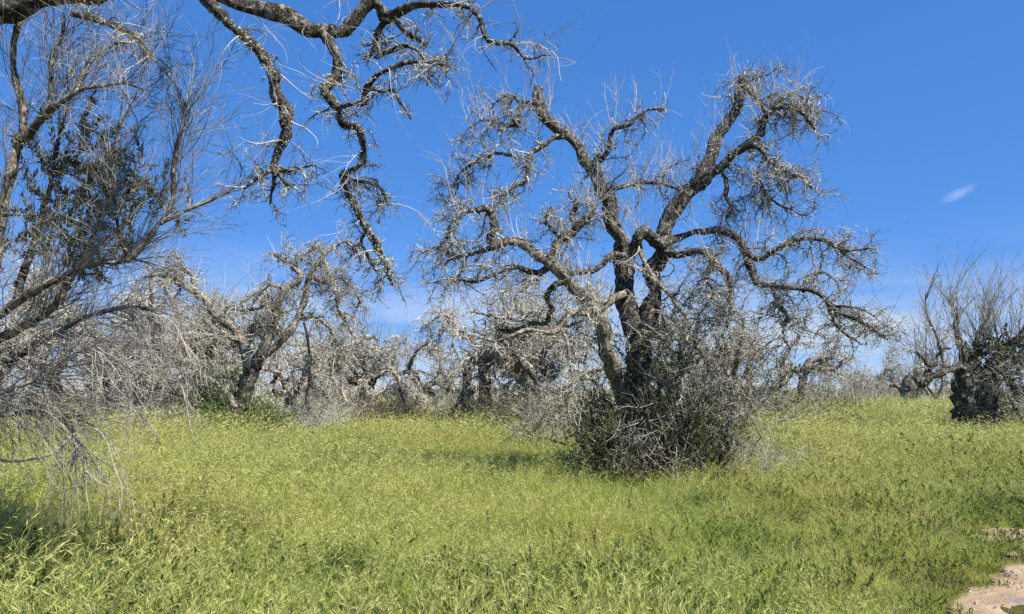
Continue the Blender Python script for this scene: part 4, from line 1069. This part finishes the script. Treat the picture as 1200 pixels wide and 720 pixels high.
def tuft(name, mbs):
    """mesh with several materials"""
    V = []; Q = []; mi = []; off = 0
    mats = []
    for mat, mb in mbs:
        if not mb.V: continue
        v, q = mb.arrays(); V.append(v); Q.append(q + off); off += len(v)
        mi.append(np.full(len(q), len(mats), np.int32)); mats.append(mat)
    o = link_mesh(name, np.concatenate(V), np.concatenate(Q), mats[0])
    for m in mats[1:]: o.data.materials.append(m)
    o.data.polygons.foreach_set('material_index', np.concatenate(mi))
    scene.collection.objects.unlink(o); proto_col.objects.link(o)
    return o

def make_tufts():
    for v in range(10):
        rng = np.random.default_rng(300 + v)
        g, s, o, w = MB(), MB(), MB(), MB()
        far = v >= 7
        wm = 2.4 if far else 1.0
        if v in (1, 2):         # feathery brome, soft pale heads
            g.add(*blades(rng, 48, .40, .006, .17, .6)[:2])
            V, Q, pts = blades(rng, 13, .56, .0028, .16, .45, 6, (.12, .05)); s.add(V, Q)
            m = 150
            p, d, _ = spawn(rng, pts, np.full((13, 6), .002), m, .66, 1.0, .15, .6, (.1, .05, .0))
            ln = rng.uniform(.03, .06, m); o.leaves(p, d, norm(rng.normal(0, 1, (m, 3))), ln, ln * .085)
        elif v == 0:      # fine green grass, a little straw
            g.add(*blades(rng, 70, .40, .0065, .17, .6)[:2]); s.add(*blades(rng, 16, .40, .0055, .17, .7)[:2])
        elif v == 3:            # yellowing low grass
            g.add(*blades(rng, 36, .32, .0055, .18, .7)[:2]); s.add(*blades(rng, 52, .34, .005, .18, .9)[:2])
        elif v in (4, 5):       # wild oats with drooping heads
            g.add(*blades(rng, 45, .42, .006, .16, .5)[:2])
            V, Q, pts = blades(rng, 11, .72, .0032, .14, .35, 7, (.10, .05)); s.add(V, Q)
            R = np.full((11, 7), .002)
            p, d, _ = spawn(rng, pts, R, 100, .62, 1.0, .5, 1.1, (.2, .1, -.6))
            ln = rng.uniform(.025, .045, 100); o.leaves(p, d, norm(rng.normal(0, 1, (100, 3))), ln, ln * .17)
        elif v == 6:            # broad-leaved weeds
            g.add(*blades(rng, 30, .30, .006, .15, .6)[:2])
            b, rr = suckers(rng, A([0, 0, 0]), 9, (.2, .42), (.10, .10), .6, K=6, r=.003); w.tubes(b, rr, 3, cap=False)
            leafy(rng, b, rr, w, 150, (.03, .06), .42)
        elif v in (7, 8):       # coarser tufts for the distance
            g.add(*blades(rng, 56, .46, .011, .28, .5, 3)[:2])
            V, Q, pts = blades(rng, 14, .6, .006, .27, .4, 5, (.1, .04)); s.add(V, Q)
            p, d, _ = spawn(rng, pts, np.full((14, 5), .003), 70, .62, 1.0, .2, .7, (.1, .05, 0)); ln = rng.uniform(.05, .09, 70)
            o.leaves(p, d, norm(rng.normal(0, 1, (70, 3))), ln, ln * .12)
        else:
            g.add(*blades(rng, 44, .46, .012, .26, .5, 3)[:2])
            V, Q, pts = blades(rng, 16, .74, .006, .25, .3, 5, (.08, .04)); s.add(V, Q)
            p, d, _ = spawn(rng, pts, np.full((16, 5), .003), 70, .6, 1.0, .5, 1.1, (.2, .1, -.4)); ln = rng.uniform(.04, .07, 70)
            o.leaves(p, d, norm(rng.normal(0, 1, (70, 3))), ln, ln * .2)
        tuft('tuft_%02d' % v, [(M_gr, g), (M_st, s), (M_oat, o), (M_weed, w)])
make_tufts()

def vnoise(x, y, seed=0):
    r = np.random.default_rng(seed); o = np.zeros_like(x)
    for k in range(7):
        f = .18 * 1.6 ** k; a = r.uniform(0, 6.28); o += np.sin(f * (x * math.cos(a) + y * math.sin(a)) + r.uniform(0, 6.28)) / 1.35 ** k
    return o / 2.4

def scatter():
    rng = np.random.default_rng(401)
    X = []; Y = []; far = []
    for y0, y1, dens, f in ((2.2, 7, 80, 0), (7, 11, 64, 0), (11, 17, 42, 0), (17, 26, 24, 1), (26, 40, 13, 1), (40, 62, 5, 1)):
        wd = lambda y: .74 * y + 2.5
        area = (wd(y0) + wd(y1)) * (y1 - y0)
        n = int(area * dens)
        y = rng.uniform(y0, y1, n * 2); x = rng.uniform(-wd(y1), wd(y1), n * 2)
        k = np.abs(x) < wd(y); x, y = x[k][:n], y[k][:n]
        X.append(x); Y.append(y); far.append(np.full(len(x), f))
    x = np.concatenate(X); y = np.concatenate(Y); far = np.concatenate(far)
    pm = path_mask(x, y)
    bare = .34 - np.hypot((x - 3.35) / 1.2, (y - 6.35) / .55)       # worn spot beside the path
    k = ((pm < .03 + rng.normal(0, .10, len(x))) | (rng.uniform(0, 1, len(x)) < .04)) & ~((bare > 0) & (rng.uniform(0, 1, len(x)) < .8))
    x, y, far, pm = x[k], y[k], far[k], pm[k]
    n1 = vnoise(x, y, 1); n2 = vnoise(x * 1.7, y * 1.7, 2)
    u = rng.uniform(0, 1, len(x))
    straw = np.clip(.24 + .85 * n1 + .55 * np.exp(-((x - .7) / 2.2) ** 2 - ((y - 5.6) / 2.0) ** 2), 0, .8)
    oat = np.clip(.22 + .5 * n2 + .35 * np.exp(-((x + 2.3) / 1.3) ** 2 - ((y - 7.3) / 2.0) ** 2), .02, .6)
    weed = np.clip(.05 - .45 * n1 + .7 * np.exp(-((x + 3.6) / 1.0) ** 2 - ((y - 5.9) / 1.6) ** 2) + .2 * np.exp(-((x - 2.2) / 2.) ** 2 - ((y - 12.0) / 1.) ** 2), 0, .6)
    idx = rng.integers(0, 3, len(x))
    idx = np.where(u < straw, 3, idx)
    u2 = rng.uniform(0, 1, len(x)); idx = np.where(u2 < oat, rng.integers(4, 6, len(x)), idx); idx = np.where((u2 > 1 - weed), 6, idx)
    idf = np.where(u2 < .30 + .2 * n2, 9, rng.integers(7, 9, len(x)))
    idx = np.where(far > 0, idf, idx)
    sc = rng.uniform(.65, 1.3, len(x)) * np.clip(1.06 + .5 * vnoise(x * 2.4, y * 2.4, 3), .45, 1.7)
    sc *= np.where((idx == 4) | (idx == 5), 1 + .35 * np.clip(n2, 0, 1), 1)
    sc *= np.interp(y, [3, 7, 11, 18, 26, 40], [.8, .92, 1.0, 1.05, 1.15, 1.15])
    sc *= np.interp(pm, [-1.0, -.1, .3], [1, .38, .22])
    sc *= np.clip(1 - .35 * np.exp(-((x - 1.2) / 2.2) ** 2 - ((y - 6.0) / 2.0) ** 2), .3, 1)
    sc *= 1 + .05 * np.exp(-((x + 3.2) / 1.1) ** 2 - ((y - 5.4) / 1.3) ** 2)
    z = gh(x, y)
    me = bpy.data.meshes.new('meadow_grass')
    me.vertices.add(len(x)); me.vertices.foreach_set('co', np.stack([x, y, z], 1).astype(np.float32).ravel())
    a = me.attributes.new('t_scale', 'FLOAT', 'POINT'); a.data.foreach_set('value', sc.astype(np.float32))
    a = me.attributes.new('t_idx', 'INT', 'POINT'); a.data.foreach_set('value', idx.astype(np.int32))
    rot = np.stack([rng.normal(0, .06, len(x)), rng.normal(0, .06, len(x)), rng.normal(0, .8, len(x)) + np.where(rng.uniform(0, 1, len(x)) < .3, rng.uniform(0, 6.28, len(x)), 0)], 1)
    a = me.attributes.new('t_rot', 'FLOAT_VECTOR', 'POINT'); a.data.foreach_set('vector', rot.astype(np.float32).ravel())
    o = bpy.data.objects.new('meadow_grass', me); scene.collection.objects.link(o)
    o['kind'] = 'stuff'; o['label'] = 'tall yellow-green meadow grass and wild oats'; o['category'] = 'grass'
    ng = bpy.data.node_groups.new('scatter_tufts', 'GeometryNodeTree')
    ng.interface.new_socket('Geometry', in_out='INPUT', socket_type='NodeSocketGeometry')
    ng.interface.new_socket('Geometry', in_out='OUTPUT', socket_type='NodeSocketGeometry')
    N = ng.nodes; gi = N.new('NodeGroupInput'); go = N.new('NodeGroupOutput')
    ci = N.new('GeometryNodeCollectionInfo'); ci.inputs['Collection'].default_value = proto_col
    ci.inputs['Separate Children'].default_value = True; ci.inputs['Reset Children'].default_value = True
    ip = N.new('GeometryNodeInstanceOnPoints'); ip.inputs['Pick Instance'].default_value = True
    def na(nm, ty):
        q = N.new('GeometryNodeInputNamedAttribute'); q.data_type = ty; q.inputs['Name'].default_value = nm; return q.outputs['Attribute']
    L = ng.links
    L.new(gi.outputs[0], ip.inputs['Points']); L.new(ci.outputs[0], ip.inputs['Instance'])
    L.new(na('t_idx', 'INT'), ip.inputs['Instance Index']); L.new(na('t_rot', 'FLOAT_VECTOR'), ip.inputs['Rotation']); L.new(na('t_scale', 'FLOAT'), ip.inputs['Scale'])
    L.new(ip.outputs[0], go.inputs[0])
    md = o.modifiers.new('scatter', 'NODES'); md.node_group = ng
    print('tufts', len(x))
scatter()

# ------------------------------------------------------------------ single weeds standing in the grass
def stalks():
    spots = [(727, 622, .62, 'brown dry stalk in the grass, below the left of the big tree'),
             (820, 590, .70, 'left of two tall thin dark stalks in front of the big tree bush'),
             (842, 600, .78, 'right of two tall thin dark stalks in front of the big tree bush'),
             (625, 690, .45, 'short reddish dry stalk in the straw-coloured grass at bottom centre'),
             (572, 640, .45, 'thin dry stalk in the grass left of bottom centre'),
             (174, 690, .75, 'pale upright stalk in the grass at lower left'),
             (120, 700, .72, 'thin green stalk in the grass near the lower left corner')]
    for i, (px, py, h, lab) in enumerate(spots):
        rng = np.random.default_rng(500 + i)
        D = min(900 * 1.6 / (py - 455), 12)
        if i in (1, 2, 0): D = 900 * 1.6 / (py - 455)
        b0 = G(px, D)
        root = empty('dry_stalk' if i < 5 else 'grass_stalk', b0, lab, 'stalk', 'single stalks standing in the meadow')
        b = wander(rng, A([[0, 0, -.03]]), A([[rng.normal(0, .08), 0, 1.0]]), h, 10, .04); rr = taper([.0045], 10, .5)
        mb = MB(); mb.tubes(b, rr, 5); mb.build('stem', M_twig_d if i < 5 else M_st, root)
        hb = MB()
        p, d, _ = spawn(rng, b, rr, 46, .55, 1.0, .3, .9, (0, 0, .3)); ln = rng.uniform(.012, .028, 46)
        hb.leaves(p, d, norm(rng.normal(0, 1, (46, 3))), ln, ln * .5)
        hb.build('seed_head', M_twig_d if i < 5 else M_oat, root, 'stuff')
    for px, py, h, lab in ((192, 640, .55, 'dark-headed weed standing in the grass below the arching pale twig'), (240, 600, .6, 'dark spindly weed in the grass at left, right of the dark-headed weed'), (1175, 640, .28, 'low broad-leaved weed at the edge of the sandy path')):
        rng = np.random.default_rng(int(px))
        D = 900 * 1.6 / (py - 455); b0 = G(px, D)
        root = empty('weed_plant', b0, lab, 'weed', 'weeds standing in the meadow')
        b, rr = suckers(rng, A([0, 0, -.02]), 11, (h * .6, h * 1.1), (.10, .10), .35, K=8, r=.004)
        mb = MB(); mb.tubes(b, rr, 4); mb.build('stems', M_twig_d, root, 'stuff')
        lb = MB(); leafy(rng, b, rr, lb, 240, (.02, .05), .4); lb.build('leaves', M_weed, root, 'stuff')
        if h > .4:
            hb = MB(); tips = b[:, -1]; n = len(tips)
            pp = np.repeat(tips, 16, 0); dd = norm(rng.normal(0, 1, (n * 16, 3)) + A([0, 0, .5])); hb.leaves(pp, dd, norm(rng.normal(0, 1, (n * 16, 3))), np.full(n * 16, .022), np.full(n * 16, .010))
            hb.build('flower_heads', M_twig_d, root, 'stuff')
stalks()

# ------------------------------------------------------------------ small wisps of cloud
def clouds():
    for (px, py, w, h, tilt, den, lab) in ((1123, 227, 28, 9,   .42, .013, 'small white wisp of cloud high at right'), (1058, 256, 8, 5, 0, .006, 'tiny faint puff of cloud left of the white wisp')):
        D = 1500.0
        c = P(px, py, D)
        th = np.linspace(0, 2 * math.pi, 24, endpoint=False); ph = np.linspace(-1.5, 1.5, 11)
        k = D / F0
        V = np.zeros((11, 24, 3))
        for j, p in enumerate(ph):
            bul = 1 + .12 * np.sin(3 * th + p * 2) + .1 * np.sin(5 * th - p)
            V[j, :, 0] = w * k * math.cos(p) * np.cos(th) * bul; V[j, :, 1] = w * .8 * k * math.cos(p) * np.sin(th) * bul; V[j, :, 2] = h * k * math.sin(p) * bul
        ii = np.arange(10)[:, None] * 24; a = np.arange(24)[None]; b = (a + 1) % 24
        Q = np.stack([ii + a, ii + b, ii + 24 + b, ii + 24 + a], -1).reshape(-1, 4)
        m, nt, out = mat_new('cloud_vapour')
        tc = nt.nodes.new('ShaderNodeTexCoord')
        mp = nt.nodes.new('ShaderNodeMapping'); mp.inputs['Scale'].default_value = (1 / (w * k), 1 / (w * .8 * k), 1 / (h * k))
        nt.links.new(tc.outputs['Object'], mp.inputs['Vector'])
        ln = nt.nodes.new('ShaderNodeVectorMath'); ln.operation = 'LENGTH'; nt.links.new(mp.outputs[0], ln.inputs[0])
        fall = nt.nodes.new('ShaderNodeMapRange'); fall.interpolation_type = 'SMOOTHSTEP'; fall.inputs['From Min'].default_value = .95; fall.inputs['From Max'].default_value = .1
        nt.links.new(ln.outputs['Value'], fall.inputs['Value'])
        nz = noise(nt, mp.outputs[0], 1.6, 5, .6, .5)
        nr = nt.nodes.new('ShaderNodeMapRange'); nr.inputs['From Min'].default_value = .38; nr.inputs['From Max'].default_value = .68; nt.links.new(nz, nr.inputs['Value'])
        mu = nt.nodes.new('ShaderNodeMath'); mu.operation = 'MULTIPLY'; nt.links.new(fall.outputs[0], mu.inputs[0]); nt.links.new(nr.outputs[0], mu.inputs[1])
        mu2 = nt.nodes.new('ShaderNodeMath'); mu2.operation = 'MULTIPLY'; mu2.inputs[1].default_value = den; nt.links.new(mu.outputs[0], mu2.inputs[0])
        pv = nt.nodes.new('ShaderNodeVolumePrincipled'); pv.inputs['Color'].default_value = (1, 1, 1, 1); pv.inputs['Anisotropy'].default_value = .0
        nt.links.new(mu2.outputs[0], pv.inputs['Density']); nt.links.new(pv.outputs[0], out.inputs['Volume'])
        o = link_mesh('cloud_wisp', V, Q, m); o.location = tuple(c); o.rotation_euler = (0, -tilt, 0)
        o['label'] = lab; o['category'] = 'cloud'
clouds()
